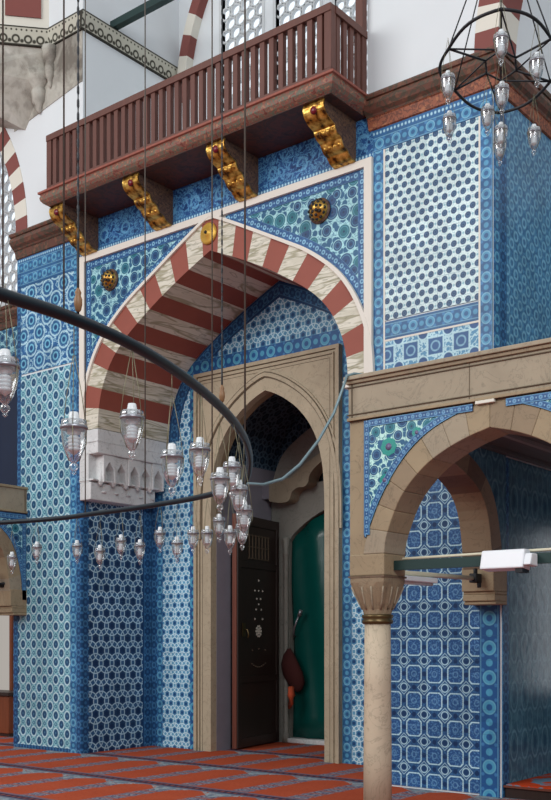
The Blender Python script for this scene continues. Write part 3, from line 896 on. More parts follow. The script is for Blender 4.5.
ros = [(.66+.075*math.cos(k*PI/5), 1.70+.075*math.sin(k*PI/5)) for k in range(10)]+[(.66, 1.70)]+[(.66+.035*math.cos(k*PI/3), 1.70+.035*math.sin(k*PI/3)) for k in range(6)]
studs(ros, .022, 'inlaid_rosette', S['inlay'])
studs([(.45+.06*k, 1.22-.05*math.sin(k*PI/7)) for k in range(8)]+[(.46, 1.42), (.87, 1.42), (.66, 1.44)], .014, 'inlaid_studs', S['inlay_dim'])
leaf_box(MB(), .12, .20, 1.62, 1.82, .02, .035).build('lock_plate', S['bronze'], dl)
kn = H0+Dv*.16+Nv*.035+Vector((0, 0, 1.72)); MB().tube([kn, kn+Nv*.05, kn+Nv*.07+Vector((0, 0, -.06)), kn+Nv*.06+Vector((0, 0, -.12))], .012).build('handle', S['bronze'], dl)

# green curtain closing the doorway
cur = MB(); n = 28
ci = small_arch(.775, 3.08, 3.54)
def cur_top(x):
    for (x0, z0), (x1, z1) in zip(ci, ci[1:]):
        if x0 <= x <= x1: return z0+(z1-z0)*(x-x0)/max(1e-6, x1-x0)
    return 3.08
rows = 10; vv = []
for j in range(rows+1):
    for i in range(n+1):
        x = dc-.775+1.55*i/n; t = cur_top(x); z = .075+(t-.075)*j/rows
        sag = .026*math.sin(i*.8+.55*j)+.03*math.sin(1.7*(x-dc)+2.2*z)*math.sin(PI*j/rows)
        vv.append((x, 12.59+sag*.8, z))
ff = [(j*(n+1)+i, j*(n+1)+i+1, (j+1)*(n+1)+i+1, (j+1)*(n+1)+i) for j in range(rows) for i in range(n)]
cur.mesh(vv, ff, 0, True); cu = cur.build('door_curtain', S['curtain'])
so = cu.modifiers.new('thick', 'SOLIDIFY'); so.thickness = .012
tag(cu, 'dark green hanging curtain filling the arched doorway', 'curtain')
hk = tag(MB().tube([(-9.58, 12.53, 1.62), (-9.56, 12.46, 1.66), (-9.53, 12.44, 1.76), (-9.44, 12.44, 1.95)], .014).tube([(-9.44, 12.44, 1.93), (-9.40, 12.44, 2.02)], .03).build('curtain_hook', S['metal_band']), 'small metal hook on the left edge of the green curtain', 'hook')
clo = MB(); cp = [(.02, 1.36), (.09, 1.30), (.16, 1.16), (.17, 1.0), (.13, .86), (.05, .80)]
clo.lathe((-9.50, 12.44, 0), [(.02, .78), (.09, .82), (.15, .92), (.175, 1.06), (.15, 1.22), (.10, 1.34), (.03, 1.44)], 14)
clo.v = [(x+.10*math.sin(3*z)-.05, 12.44+(y-12.44)*.6+.03*math.sin(9*z), z+.12*(x+9.5)) for x, y, z in clo.v]
bag = tag(clo.build('cloth_bundle', S['cloth']), 'dark red cloth bundle hanging at the left edge of the green curtain', 'cloth')
MB().tube([(-9.46, 12.27, .86), (-9.43, 12.24, .74), (-9.46, 12.26, .62), (-9.52, 12.3, .54)], .05, 8, taper=[.05, .06, .045, .02]).build('orange_tail', S['orange'], bag)

# ------------------------------------------------------------------ cornices
CPROF = [(7.14, .012), (7.15, .035), (7.25, .06), (7.26, .075), (7.28, .085), (7.31, .12), (7.36, .145), (7.41, .135), (7.43, .12), (7.435, .14), (7.46, .15), (7.48, .15), (7.48, 0)]
def loft(path_fn, prof, mats_of, mats, name):
    """path_fn(o) -> polyline of (x, y) at overhang o"""
    m = MB()
    for (z0, o0), (z1, o1) in zip(prof, prof[1:]):
        a, b = path_fn(o0), path_fn(o1)
        for i in range(len(a)-1):
            m.face([(a[i][0], a[i][1], z0), (a[i+1][0], a[i+1][1], z0), (b[i+1][0], b[i+1][1], z1), (b[i][0], b[i][1], z1)], None, mats_of((z0+z1)/2))
    a = path_fn(0)
    for e in (0, -1):
        poly = [(path_fn(o)[e][0], path_fn(o)[e][1], z) for z, o in prof]+[(a[e][0], a[e][1], prof[0][0])]
        m.face(poly, None, 1 if len(mats) > 1 else 0)
    return m.build(name, mats)
cm = [S['cornice_frieze'], S['cornice']]
c1 = structure(loft(lambda o: [(FX1-.05, YF-o), (PRU+o, YF-o), (PRU+o, 12.89)], CPROF, lambda z: 0 if z < 7.262 else 1, cm, 'trim_1'))
c2 = structure(loft(lambda o: [(PLU-o*.15, YR), (PLU-o*.15, YF-o), (PLX1+.12, YF-o)], CPROF, lambda z: 1, cm, 'trim_2'))

# ------------------------------------------------------------------ balcony
BX0, BX1, BY = -10.87, -6.25, 8.79
bal = empty('wooden_balcony', ((BX0+BX1)/2, YF, 7.31), 'brown slatted wooden balcony on gilded brackets above the striped arch', 'balcony')
BP = [(7.315, -.03), (7.33, .0), (7.35, .03), (7.385, .058), (7.42, .066), (7.452, .055), (7.462, .06), (7.47, .082), (7.495, .082), (7.50, .05), (7.50, -.03)]
def bpath(o): return [(BX0-o, YF-.001), (BX0-o, BY-o), (BX1+o, BY-o), (BX1+o, YF-.001)]
m = MB()
for (z0, o0), (z1, o1) in zip(BP, BP[1:]):
    a, b = bpath(o0), bpath(o1)
    for i in range(3): m.face([(a[i][0], a[i][1], z0), (a[i+1][0], a[i+1][1], z0), (b[i+1][0], b[i+1][1], z1), (b[i][0], b[i][1], z1)], None, 1 if z0 > 7.455 else 0)
m.build('edge_moulding', [S['balcony_mould'], S['bead']], bal)
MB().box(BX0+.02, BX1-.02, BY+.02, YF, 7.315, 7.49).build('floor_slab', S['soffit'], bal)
def bx_(nm, *a): return MB().box(*a).build(nm, S['balcony'], bal, .004)
PW = .09
bx_('bottom_rail', BX0, BX1, BY, BY+.07, 7.50, 7.575); bx_('top_rail', BX0, BX1, BY-.01, BY+.08, 8.17, 8.25)
bx_('bottom_rail', BX1-.07, BX1, BY+.07, YF-.02, 7.50, 7.575); bx_('top_rail', BX1-.08, BX1+.01, BY+.08, YF-.02, 8.17, 8.25)
bx_('bottom_rail', BX0, BX0+.07, BY+.07, YF-.02, 7.50, 7.575); bx_('top_rail', BX0-.01, BX0+.08, BY+.08, YF-.02, 8.17, 8.25)
for x in (BX0, BX1-PW): bx_('corner_post', x, x+PW, BY, BY+PW, 7.575, 8.17)
bx_('wall_post', BX1-.10, BX1-.005, YF-.10, YF-.012, 7.505, 9.4)
NB = 34; span = BX1-BX0-2*PW
for k in range(NB):
    x = BX0+PW+span*(k+.5)/NB
    bx_('slat', x-.034, x+.034, BY+.005, BY+.068, 7.575, 8.17)
for k in range(4):
    y = BY+PW+(YF-.1-BY-PW)*(k+.5)/4
    bx_('slat', BX1-.052, BX1-.012, y-.034, y+.034, 7.575, 8.17)
    bx_('slat', BX0+.012, BX0+.052, y-.034, y+.034, 7.575, 8.17)

# gilded brackets under the balcony
KP = spline([(.60, 7.312), (.615, 7.27), (.60, 7.215), (.55, 7.165), (.47, 7.135), (.42, 7.12), (.405, 7.085), (.375, 7.05), (.33, 7.035), (.30, 7.02), (.275, 6.98), (.235, 6.945), (.18, 6.93), (.15, 6.90), (.10, 6.87), (0.0, 6.86)], 3)
def console():
    w = .125
    r = empty('gilded_bracket', (0, YF, 6.86))
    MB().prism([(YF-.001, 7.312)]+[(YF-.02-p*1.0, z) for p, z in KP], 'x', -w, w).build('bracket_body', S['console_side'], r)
    f = MB()
    pts = [(YF-.02-p, z) for p, z in KP]; o = offset(pts, -.018); 
    o = [q if q[0] < YF-.001 else (YF-.001, q[1]) for q in offset(pts, .02)] if offset(pts, .02)[0][0] < pts[0][0] else [q if q[0] < YF-.001 else (YF-.001, q[1]) for q in o]
    f.prism(pts+list(reversed(o)), 'x', -w-.012, w+.012); f.build('gilded_scroll', S['gold'], r)
    for (p, z, rr) in ((.40, 7.085, .035), (.265, 6.975, .035), (.05, 6.875, .03)):
        t = MB()
        for k in range(4):
            x = -w+(k+.5)*2*w/4; t.lathe((x, YF-.02-p, z-rr*1.1), [(.005, 0), (rr*.8, rr*.4), (rr*.9, rr*1.1), (rr*.4, rr*1.9), (.002, rr*2.2)], 8)
        t.build('leaf_tips', S['gold'], r)
    MB().lathe((0, YF-.02-.613, 7.232), [(.045, .01), (.045, -.012), (.03, -.026), (.001, -.03)], 12, axis='y').build('red_boss', S['ruby'], r)
    return r
con = console(); con_kids = list(con.children)
LB = ['gilded bracket at the left end of the balcony', 'second gilded bracket from the left end of the balcony', 'second gilded bracket from the right end of the balcony', 'gilded bracket with a red boss at the right end of the balcony']
for i, x in enumerate((-10.74, -9.33, -7.92, -6.52)):
    r = con
    if i:
        r = con.copy(); COL.objects.link(r)
        for ch in con_kids:
            c = ch.copy(); COL.objects.link(c); c.parent = r
    r.location = (x, YF, 6.86); tag(r, LB[i], 'bracket', 'gilded brackets under the balcony')

# ------------------------------------------------------------------ upper white walls
AXL, AR, ARI, AZ = -15.12, 2.96, 2.70, 7.50
def upper_side(sgn, name):
    """wall over one pier with the foot of the striped side arch; sgn -1 left, +1 right (mirrored)"""
    def mx(x): return x if sgn < 0 else 2*CX-x
    arc = [(AXL+AR*math.cos(t), AZ+AR*math.sin(t)) for t in [k*math.radians(75)/24 for k in range(25)]]
    edge = -10.95 if sgn < 0 else -10.855
    poly = [(edge, AZ)]+[(-12.16, AZ)]+arc[1:]+[(arc[-1][0], 13.0), (edge, 13.0)]
    w = MB().prism([(mx(x), z) for x, z in poly], 'y', YF, YF+.40)
    w = structure(w.build(name, S['plaster']))
    # jamb of the chamber over the portal
    MB().box(*sorted((mx(edge), mx(-11.2))), YF+.40, 11.4, 7.5, 13).build('jamb_wall', S['plaster'], w)
    a = empty('side_arch', (mx(-12.3), YF, AZ), 'foot of the cream and maroon striped arch above the %s pier' % ('left' if sgn < 0 else 'right'), 'arch', 'striped side arches above the piers')
    n = 12
    for k in range(n):
        t0, t1 = math.radians(75)*k/n*.80, math.radians(75)*(k+1)/n*.80
        ts = [t0+(t1-t0)*q/3 for q in range(4)]
        p = [(AXL+AR*math.cos(t), AZ+AR*math.sin(t)) for t in ts]+[(AXL+ARI*math.cos(t), AZ+ARI*math.sin(t)) for t in reversed(ts)]
        MB().prism([(mx(x), z) for x, z in p], 'y', YF-.012, YF+.40).build('voussoir', S['maroon'] if k % 2 == 0 else S['cream'], a)
    return w
wul = upper_side(-1, 'wall_upper_left'); wur = upper_side(1, 'wall_upper_right')
# top of the side piers behind the arches
# back wall of the balcony chamber with its stucco windows
wu = MB()
wins = [(-10.08, -9.31), (-9.06, -8.29), (-8.04, -7.27)]
xs = [-11.2]+[q for w_ in wins for q in w_]+[-5.95]
for i in range(0, len(xs), 2): wu.box(xs[i], xs[i+1], 11.4, 11.6, 7.5, 13)
for a, b in wins: wu.box(a, b, 11.4, 11.6, 7.5, 8.1)
wub = structure(wu.build('wall_upper_back', S['plaster']))
MB().box(-10.95, -6.17, YF, 11.4, 7.31, 7.5).build('chamber_floor', S['plaster'], wub)
def lattice_window(n_, x0, x1, z0, z1, y, pitch=.19):
    w = structure(MB().box(x0, x1, y+.08, y+.10, z0, z1).build('window_%d' % n_, S['daylight']))
    m = MB(); row = 0; z = z0+pitch*.3
    ro, ri = pitch*.54, pitch*.40
    while z < z1:
        x = x0+pitch*.3+(pitch/2 if row % 2 else 0)
        while x < x1+.02:
            N = 12; v = []
            for (rr, yy) in ((ro, y+.02), (ri, y+.02), (ri, y+.07), (ro, y+.07)):
                for k in range(N): v.append((min(x1, max(x0, x+rr*math.cos(2*PI*k/N))), yy, min(z1, max(z0, z+rr*math.sin(2*PI*k/N)))))
            f = [(a*N+k, a*N+(k+1) % N, ((a+1) % 4)*N+(k+1) % N, ((a+1) % 4)*N+k) for a in range(4) for k in range(N)]
            m.mesh(v, f); x += pitch
        z += pitch*.866; row += 1
    m.build('stucco_grille', S['stucco'], w)
    fr_ = MB().box(x0-.05, x0, y-.01, y+.08, z0-.05, z1+.05).box(x1, x1+.05, y-.01, y+.08, z0-.05, z1+.05).box(x0, x1, y-.01, y+.08, z0-.05, z0)
    fr_.build('frame', S['stucco'], w); return w
for i, (a, b) in enumerate(wins): lattice_window(i+1, a, b, 8.1, 12.6, 11.4)
# striped wall arch framing these windows
ra = empty('wall_arch', (-10.8, 11.4, 10.2), 'thin maroon and cream striped arch against the wall behind the balcony', 'arch')
cxa, Ra = -8.58, 2.30
for k in range(12):
    t0, t1 = math.radians(82)*k/12, math.radians(82)*(k+1)/12
    for sg in (-1, 1):
        ts = [t0+(t1-t0)*q/3 for q in range(4)]
        p = [(cxa+sg*(Ra*math.cos(t)), 9.75+Ra*1.15*math.sin(t)) for t in ts]+[(cxa+sg*((Ra-.17)*math.cos(t)), 9.75+(Ra-.17)*1.15*math.sin(t)) for t in reversed(ts)]
        MB().prism(p, 'y', 11.26, 11.41).build('voussoir', S['maroon'] if k % 2 == 0 else S['cream'], ra)
# stencilled string course
def course(name, A, B, z0, z1, d, parent):
    A, B = Vector((A[0], A[1], 0)), Vector((B[0], B[1], 0)); L = (B-A).length; t = (B-A).normalized(); nn = Vector((t.y, -t.x, 0))
    m = MB(); h = (z1-z0)/2
    P = lambda s_, n_, z: tuple(A+t*s_+nn*n_+Vector((0, 0, z)))
    m.face([P(0, d*.5, z0), P(L, d*.5, z0), P(L, d, z1), P(0, d, z1)], [(0, -h), (L, -h), (L, h), (0, h)])
    m.face([P(0, 0, z0), P(L, 0, z0), P(L, d*.5, z0), P(0, d*.5, z0)], [(0, h)]*4); m.face([P(0, 0, z1), P(L, 0, z1), P(L, d, z1), P(0, d, z1)], [(0, h)]*4)
    for s_ in (0, L): m.face([P(s_, 0, z0), P(s_, d*.5, z0), P(s_, d, z1), P(s_, 0, z1)], [(0, h)]*4)
    m.face([P(0, 0, z0), P(L, 0, z0), P(L, 0, z1), P(0, 0, z1)], [(0, h)]*4)
    return m.build(name, S['stencil'], parent)
course('string_course', (-11.66, YF), (-10.95, YF), 10.0, 10.25, .07, wul)
course('string_course', (-10.95, YF-.06), (-10.95, 11.4), 10.0, 10.25, .07, wul)
SQ = Vector((-.675, -.737, 0)); A0 = Vector((-11.66, YF, 0)); A1 = A0+SQ*2.0
course('string_course', (A1.x, A1.y), (A0.x, A0.y), 10.0, 10.25, .07, wul)
# squinch: diagonal wall above the course, tapering plaster below it
q = MB()
tri = [(A0.x, A0.y+.02), (A1.x, A1.y), (A1.x, A0.y+.02)]
q.prism(tri, 'z', 10.0, 13.0); q.build('squinch_wall', S['cream'], wul)
q = MB(); bot = (-12.2, YF+.02, 9.0)
tp = [(x, y, 10.0) for x, y in tri]
low = [(A0.x-.1, A0.y+.02, 9.55), (A1.x*.5+A0.x*.5, A1.y*.5+A0.y*.5, 9.62), (A1.x, A1.y+.1, 9.55), (A1.x, A0.y+.02, 9.3)]
q.face([tp[0], tp[1], low[2], low[1]]); q.face([tp[0], low[1], low[0]]); q.face([low[0], low[1], bot]); q.face([low[1], low[2], bot]); q.face([low[2], low[3], bot]); q.face([tp[1], tp[2], low[3], low[2]])
q.build('squinch_plaster', S['plaster_grey'], wul)
MB().prism([(-12.46, 9.06), (-11.0, 9.30), (-10.955, 9.30), (-10.955, 10.0), (-12.5, 10.0)], 'y', YF-.012, YF+.01).build('grey_plaster_patch', S['plaster_grey'], wul)
for (x, z, s_) in ((-11.86, 9.46, 1.0), (-11.62, 9.62, .62), (-12.1, 9.66, .7)):
    MB().lathe((x, YF-.03, z-.34*s_), [(.002, 0), (.05*s_, .05), (.06*s_, .12), (.10*s_, .16), (.12*s_, .30), (.10*s_, .36), (.17*s_, .42), (.19*s_, .58), (.001, .60)], 8).build('stalactite', S['plaster_grey'], wul)
for k, (a, b) in enumerate(((.12, .62), (.95, 1.5))):
    p0, p1 = A0+SQ*a, A0+SQ*b; nn = Vector((.737, -.675, 0))*.012
    m = MB(); m.face([tuple(p0+nn+Vector((0, 0, 10.42))), tuple(p1+nn+Vector((0, 0, 10.42))), tuple(p1+nn+Vector((0, 0, 10.9))), tuple(p0+nn+Vector((0, 0, 10.9)))])
    m.face([tuple(p0+Vector((0, 0, 10.42))), tuple(p1+Vector((0, 0, 10.42))), tuple(p1+nn+Vector((0, 0, 10.42))), tuple(p0+nn+Vector((0, 0, 10.42)))])
    m.build('maroon_stripe', S['maroon'], wul)
# tie beam across the chamber opening
tb = tag(MB().box(-10.95, -6.18, 9.99, 10.09, 10.26, 10.36).build('tie_beam', S['tie']), 'dark iron tie beam crossing high above the balcony', 'beam')
# end wall seen past the right pier
wr = structure(MB().box(-4.66, 6, 12.9, 13.1, 7.3, 13).build('wall_right_upper', S['plaster']))
MB().box(PRX0+.02, PRU-.0, 9.9, 12.89, 7.3, 7.5).build('pier_top', S['plaster'], wr)
MB().box(-5.02, PRU-.05, YF+.42, 12.89, 7.5, 13).build('flank_wall', S['plaster'], wr)

# ------------------------------------------------------------------ back wall left of the pier
wl = MB(); Y = YR
def lw(x0, x1, z0, z1): wl.box(x0, x1, Y, Y+.2, z0, z1)
lw(-19, -15.6, 0, 13); lw(-15.6, -13.2, 3.2, 4.0); lw(-15.6, -13.2, 5.8, 7.3); lw(-13.2, PLX0+.05, 0, 13)
lw(-15.6, -13.2, 11, 13); lw(-15.6, -13.2, 0, .55)
wleft = structure(wl.build('wall_left', S['plaster']))
MB().box(-19, PLX0, Y-.012, Y, 6.03, 6.84).build('tile_panel', T['floral'], wleft)
MB().box(-15.7, -13.1, Y-.06, Y+.1, 5.80, 6.03).build('stone_beam', S['stone'], wleft)
loft(lambda o: [(-19, Y-o), (PLX0, Y-o)], [(z-.30, o) for z, o in CPROF], lambda z: 1, cm, 'trim_3')['kind'] = 'structure'
lattice_window(4, -15.6, -13.2, 7.3, 11, Y, .20)
wd = structure(MB().box(-15.6, -13.2, Y+.10, Y+.12, 4.0, 5.8).build('window_5', S['darkglass']))
for x in (-15.6, -14.95, -14.27, -13.28): MB().box(x, x+.07, Y+.02, Y+.12, 4.0, 5.8).build('window_bar', S['darkglass'], wd)
wd = structure(MB().box(-15.6, -13.2, Y+.12, Y+.14, .55, 3.2).build('window_6', emit_mat('warm daylight pane', (1, .93, .85, 1), .4)))
for x in (-15.6, -15.0, -14.42, -13.9, -13.28): MB().box(x, x+.06, Y+.02, Y+.12, .55, 3.2).build('window_bar', S['woodbox'], wd)
MB().box(-15.7, -13.1, Y-.04, Y+.14, .50, .57).build('window_sill', S['woodbox'], wd)

# ------------------------------------------------------------------ stone gallery on the right
AYF, AYB = 7.20, 7.54           # front and back of the arcade
gal = empty('stone_gallery', (-3.6, AYF, 0), 'beige stone gallery arcade with tiled spandrels on the right', 'gallery')
GC = -3.63
GI = spline([(.955, 2.30), (.93, 2.45), (.80, 2.74), (.62, 2.94), (.44, 3.06), (.22, 3.155), (0, 3.215)], 5)
GO = spline([(1.16, 2.30), (1.125, 2.45), (.985, 2.76), (.78, 3.05), (.55, 3.24), (.28, 3.355), (0, 3.425)], 5)
def sym(c, P): return [(c-u, z) for u, z in P]+[(c+u, z) for u, z in reversed(P[:-1])]
gi, go = resample(sym(GC, GI), 48), resample(sym(GC, GO), 48)
stones = [S['stone'], S['stone_c'], S['stone_b'], S['stone_c']]
nvs = 16
for k in range(nvs):
    a, b = k*3, k*3+3
    MB().prism(gi[a:b+1]+list(reversed(go[a:b+1])), 'y', AYF, AYB).build('arch_stone', stones[(k*7+k//3) % 4], gal, .007)
MB().box(-4.93, GC-.955, AYF, AYB, 2.12, 2.30).build('impost', S['stone_c'], gal, .01)
MB().box(GC+.955, GC+1.30, AYF, AYB, 2.12, 2.30).build('impost', S['stone_c'], gal, .01)
MB().prism([(-4.93, 2.30), (go[0][0], 2.30)]+go+[(go[-1][0], 2.30), (-1.5, 2.30), (-1.5, 3.43), (-4.93, 3.43)], 'y', AYF+.01, AYB-.01).build('arcade_wall', S['stone_c'], gal)
def gal_spandrel(sg):
    k = 24; ar = go[:k+1] if sg < 0 else go[k:]
    x0 = -4.775 if sg < 0 else -2.40
    top_ = 3.412
    pts = [p for p in ar if (p[0] > x0+.005 if sg < 0 else p[0] < x0-.005) and p[1] < top_-.005]
    fld = ([(x0, pts[0][1]), (x0, top_), (pts[-1][0], top_)]+list(reversed(pts))) if sg < 0 else ([(pts[0][0], top_), (x0, top_), (x0, pts[-1][1])]+list(reversed(pts)))
    MB().prism(fld, 'y', AYF-.006, AYF+.012).build('floral_panel', T['floral_green'], gal)
    m = MB(); o = offset(pts, .055)
    def cl(p): return (max(p[0], x0) if sg < 0 else min(p[0], x0), min(p[1], top_))
    m.strip([cl(p) for p in o], pts, 'y', AYF-.010, AYF+.01)
    xa, xb = (x0, x0+.052) if sg < 0 else (x0-.052, x0)
    zb = 2.46 if sg < 0 else 2.5
    m.strip([(xb, zb), (xb, top_)], [(xa, zb), (xa, top_)], 'y', AYF-.012, AYF+.01)
    hx = (x0+.052, pts[-1][0]) if sg < 0 else (pts[0][0], x0-.052)
    m.strip([(hx[0], top_), (hx[1], top_)], [(hx[0], top_-.055), (hx[1], top_-.055)], 'y', AYF-.014, AYF+.01)
    m.build('tile_border', T['border_small'], gal)
gal_spandrel(-1); gal_spandrel(1)
# teal rosettes on the left spandrel
for (x, z, r_) in ((-4.535, 3.17, .078), (-4.27, 3.255, .045), (-4.575, 2.90, .05)):
    pet = MB(); N = 48
    pet.prism([(x+r_*(1-.10*abs(math.sin(4*2*PI*k/N)))*math.cos(2*PI*k/N), z+r_*(1-.10*abs(math.sin(4*2*PI*k/N)))*math.sin(2*PI*k/N)) for k in range(N)], 'y', AYF-.0085, AYF)
    pet.build('rosette', MT_TEAL if 'MT_TEAL' in globals() else globals().setdefault('MT_TEAL', plain('teal rosette glaze', srgb(20, 140, 130), .25)), gal)
    MB().lathe((x, AYF-.009, z), [(r_*.38, .002), (r_*.38, -.001), (.001, -.002)], 12, axis='y').build('rosette_heart', globals().setdefault('MT_MAU', plain('mauve rosette heart', srgb(104, 96, 130), .25)), gal)
# lintel with mouldings
LX1 = -1.5
MB().box(-4.93, LX1, AYF-.01, AYB, 3.425, 3.80).build('lintel', S['stone'], gal)
MB().box(-4.96, LX1, AYF-.05, AYB, 3.765, 3.80).build('lintel_moulding', S['stone'], gal, .006)
MB().box(-4.945, LX1, AYF-.03, AYB, 3.735, 3.765).build('lintel_moulding', S['stone_b'], gal, .004)
MB().box(-4.94, LX1, AYF-.022, AYB, 3.705, 3.712).build('moulding_line', S['lines'], gal)
MB().box(-4.94, LX1, AYF-.022, AYB, 3.475, 3.482).build('moulding_line', S['lines'], gal)
MB().box(-4.94, LX1, AYF-.026, AYB, 3.425, 3.45).build('lintel_moulding', S['stone_c'], gal, .004)
MB().box(-4.90, -4.89, AYF-.016, AYF, 3.45, 3.735).build('moulding_line', S['lines'], gal)
MB().box(-3.80, -3.793, AYF-.0125, AYF, 3.45, 3.735).build('joint_line', S['lines'], gal)
MB().box(-3.74, -3.58, AYF-.03, AYF, 3.40, 3.425).build('keystone_cap', S['cream'], gal, .004)
# cross arch from the column back to the pier
IX0, IX1 = -4.92, -4.60; IC = 8.37
CIp = spline([(.83, 2.15), (.80, 2.45), (.715, 2.80), (.56, 3.0), (.30, 3.13), (0, 3.22)], 5)
COp = spline([(1.03, 2.15), (1.01, 2.5), (.90, 2.88), (.72, 3.12), (.40, 3.30), (0, 3.40)], 5)
ci_, co_ = resample(sym(IC, CIp), 30), resample(sym(IC, COp), 30)
def cross_arch(parent, x0, x1, mats=stones, mirror=False):
    for k in range(10):
        MB().prism(ci_[k*3:k*3+4]+list(reversed(co_[k*3:k*3+4])), 'x', x0, x1).build('cross_arch_stone', mats[(k*5+1) % len(mats)], parent)
    MB().prism([(AYB-.2, 2.15), (co_[0][0], 2.15)]+co_+[(co_[-1][0], 2.15), (YF-.002, 2.15), (YF-.002, 3.44), (AYB-.2, 3.44)], 'x', x0+.01, x1-.01).build('cross_wall', S['stone_b'], parent)
    if parent is gal:
        k_ = 15; pt_ = [p for p in co_[k_:] if p[0] < YF-.02]
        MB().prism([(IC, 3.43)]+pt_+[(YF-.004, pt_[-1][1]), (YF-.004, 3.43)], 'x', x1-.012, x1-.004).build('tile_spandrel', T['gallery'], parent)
    for (z0, z1, y0, e) in ((1.93, 1.965, 9.24, -.0), (1.965, 2.03, 9.215, .0), (2.03, 2.06, 9.22, .0), (2.06, 2.30, 9.19, .0)):
        MB().box(x0-.02, x1+.01, y0, YF-.001, z0, z1).build('arch_corbel', S['stone_c'], parent, .008)
cross_arch(gal, IX0, IX1, [S['stone_b'], S['stone_dark'], S['stone_b']])
# gallery floor and its boarded ceiling
MB().box(IX1-.01, LX1, AYB, 13, 3.46, 3.78).build('gallery_floor', S['stone_b'], gal)
MB().box(-4.92, IX1-.01, AYB, YF-.002, 3.44, 3.78).build('gallery_floor', S['stone_b'], gal)
gc = structure(MB().box(IX1, LX1, AYB, 13, 3.42, 3.46).build('ceiling', S['darkwood']))
for k in range(8):
    x = IX1+.12+k*.37
    MB().box(x, x+.05, AYB, 12.88, 3.385, 3.42).build('batten', S['batten'] if k % 2 == 1 else S['darkwood'], gc)

# columns
def column(x, y, label):
    c = empty('stone_column', (x, y, 0), label, 'column', 'columns of the side galleries')
    MB().lathe((x, y, 0), [(.20, 0), (.20, .06), (.17, .08), (.185, .12), (.15, .16), (.138, .18)], 24).build('base', S['stone'], c)
    MB().lathe((x, y, 0), [(.120, .18), (.119, .6), (.114, 1.2), (.110, 1.72)], 24).build('shaft', S['shaft'], c)
    MB().lathe((x, y, 0), [(.112, 1.715), (.130, 1.725), (.134, 1.745), (.120, 1.76), (.134, 1.775), (.132, 1.795), (.116, 1.80)], 24).build('neck_ring', S['bronze'], c)
    # capital: from round neck to square abacus, with leaf grooves
    n = 48; lv = [(1.80, .0), (1.84, .06), (1.90, .26), (1.97, .52), (2.03, .80), (2.065, 1.0), (2.12, 1.0)]
    v = []
    for z, t in lv:
        for k in range(n):
            a = 2*PI*k/n; ca, sa_ = math.cos(a), math.sin(a)
            rs = .172/max(abs(ca), abs(sa_)); rr = .116+.066*t
            R_ = rr*(1-t)+min(rs, .235)*t
            if .02 < t < .95: R_ *= 1-.045*max(0, math.cos(a*12))*(1-t*.4)
            v.append((x+R_*ca, y+R_*sa_, z))
    f = [(i*n+k, i*n+(k+1) % n, (i+1)*n+(k+1) % n, (i+1)*n+k) for i in range(len(lv)-1) for k in range(n)]+[tuple(range(len(v)-n, len(v)))]
    MB().mesh(v, f).build('capital', S['stone_b'], c)
    g_ = MB()
    for k in range(12):
        a = 2*PI*(k+.5)/12
        pts = []
        for z, t in lv[1:5]:
            ca, sa_ = math.cos(a), math.sin(a); rs = .172/max(abs(ca), abs(sa_)); R_ = (.116+.066*t)*(1-t)+min(rs, .235)*t
            pts.append((x+(R_+.002)*ca, y+(R_+.002)*sa_, z))
        g_.tube(pts, .008, 6)
    g_.build('leaf_ribs', S['stone'], c)
    MB().box(x-.178, x+.178, y-.178, y+.178, 2.105, 2.12).build('abacus_line', S['stone_dark'], c)
    return c
column(-4.757, 7.37, 'pale stone column with leaf capital at the corner of the right gallery')
column(GC+.955+.17, 7.37, 'second stone column of the right gallery, farther right')

# raised carpeted platform in the gallery
pf_ = empty('carpeted_platform', (-3.2, YF, 0), 'low wooden platform with red carpet beside the pier in the gallery', 'platform')
MB().box(PRX1+.02, -1.6, YF+.03, 12.9, 0, .105).build('base', S['leaf'], pf_)
MB().box(PRX1+.015, -1.6, YF+.005, 12.9, .105, .125).build('top_board', S['leaf_edge'], pf_)
MB().box(PRX1+.03, -1.6, YF+.03, 12.88, .125, .135).build('platform_carpet', S['platform'], pf_)

# tie bars of the right gallery and what hangs on them
tag(MB().box(-4.58, GC+.95, 7.345, 7.395, 2.165, 2.245).build('tie_bar', S['tie']), 'dark green tie bar across the front arch of the right gallery', 'bar')
lt = empty('wall_spotlight', (-3.5, 7.3, 2.2), 'white plastic lamp housing clipped on the green tie bar', 'spotlight')
MB().prism([(7.20, 2.13), (7.345, 2.115), (7.345, 2.275), (7.24, 2.275)], 'x', -3.72, -3.36).build('housing', S['whiteplastic'], lt, .012)
MB().prism([(7.20, 2.15), (7.34, 2.14), (7.34, 2.24), (7.24, 2.24)], 'x', -3.359, -3.30).build('end_cap', S['whiteplastic'], lt, .01)
MB().box(-3.43, -3.37, 7.22, 7.34, 2.095, 2.125).build('bracket', S['iron'], lt)
tag(MB().tube([(-4.50, 7.36, 2.258), (-3.9, 7.36, 2.262), (-3.2, 7.36, 2.268), (-2.7, 7.36, 2.272)], .012).build('electric_conduit', S['tape']), 'thin pale conduit running along the top of the green tie bar', 'conduit')
tag(MB().tube([(-4.75, 7.56, 2.17), (-4.75, 9.17, 2.185)], .022).build('tie_rod', S['tape']), 'pale taped tie rod under the cross arch beside the column', 'rod')
fx = empty('batten_light', (-4.75, 8.0, 2.12), 'white batten light fixed on the taped tie rod', 'light')
MB().box(-4.81, -4.70, 7.70, 8.30, 2.10, 2.148).build('housing', S['whiteplastic'], fx, .01)
MB().tube([(-4.755, 7.72, 2.09), (-4.755, 8.28, 2.09)], .016).build('tube', S['bulb'], fx)
cl_ = MB().box(-4.785, -4.705, 9.05, 9.17, 2.14, 2.23).tube([(-4.74, 9.1, 2.22), (-4.74, 9.1, 2.28)], .022).tube([(-4.70, 9.1, 2.14), (-4.70, 9.1, 2.09)], .022)
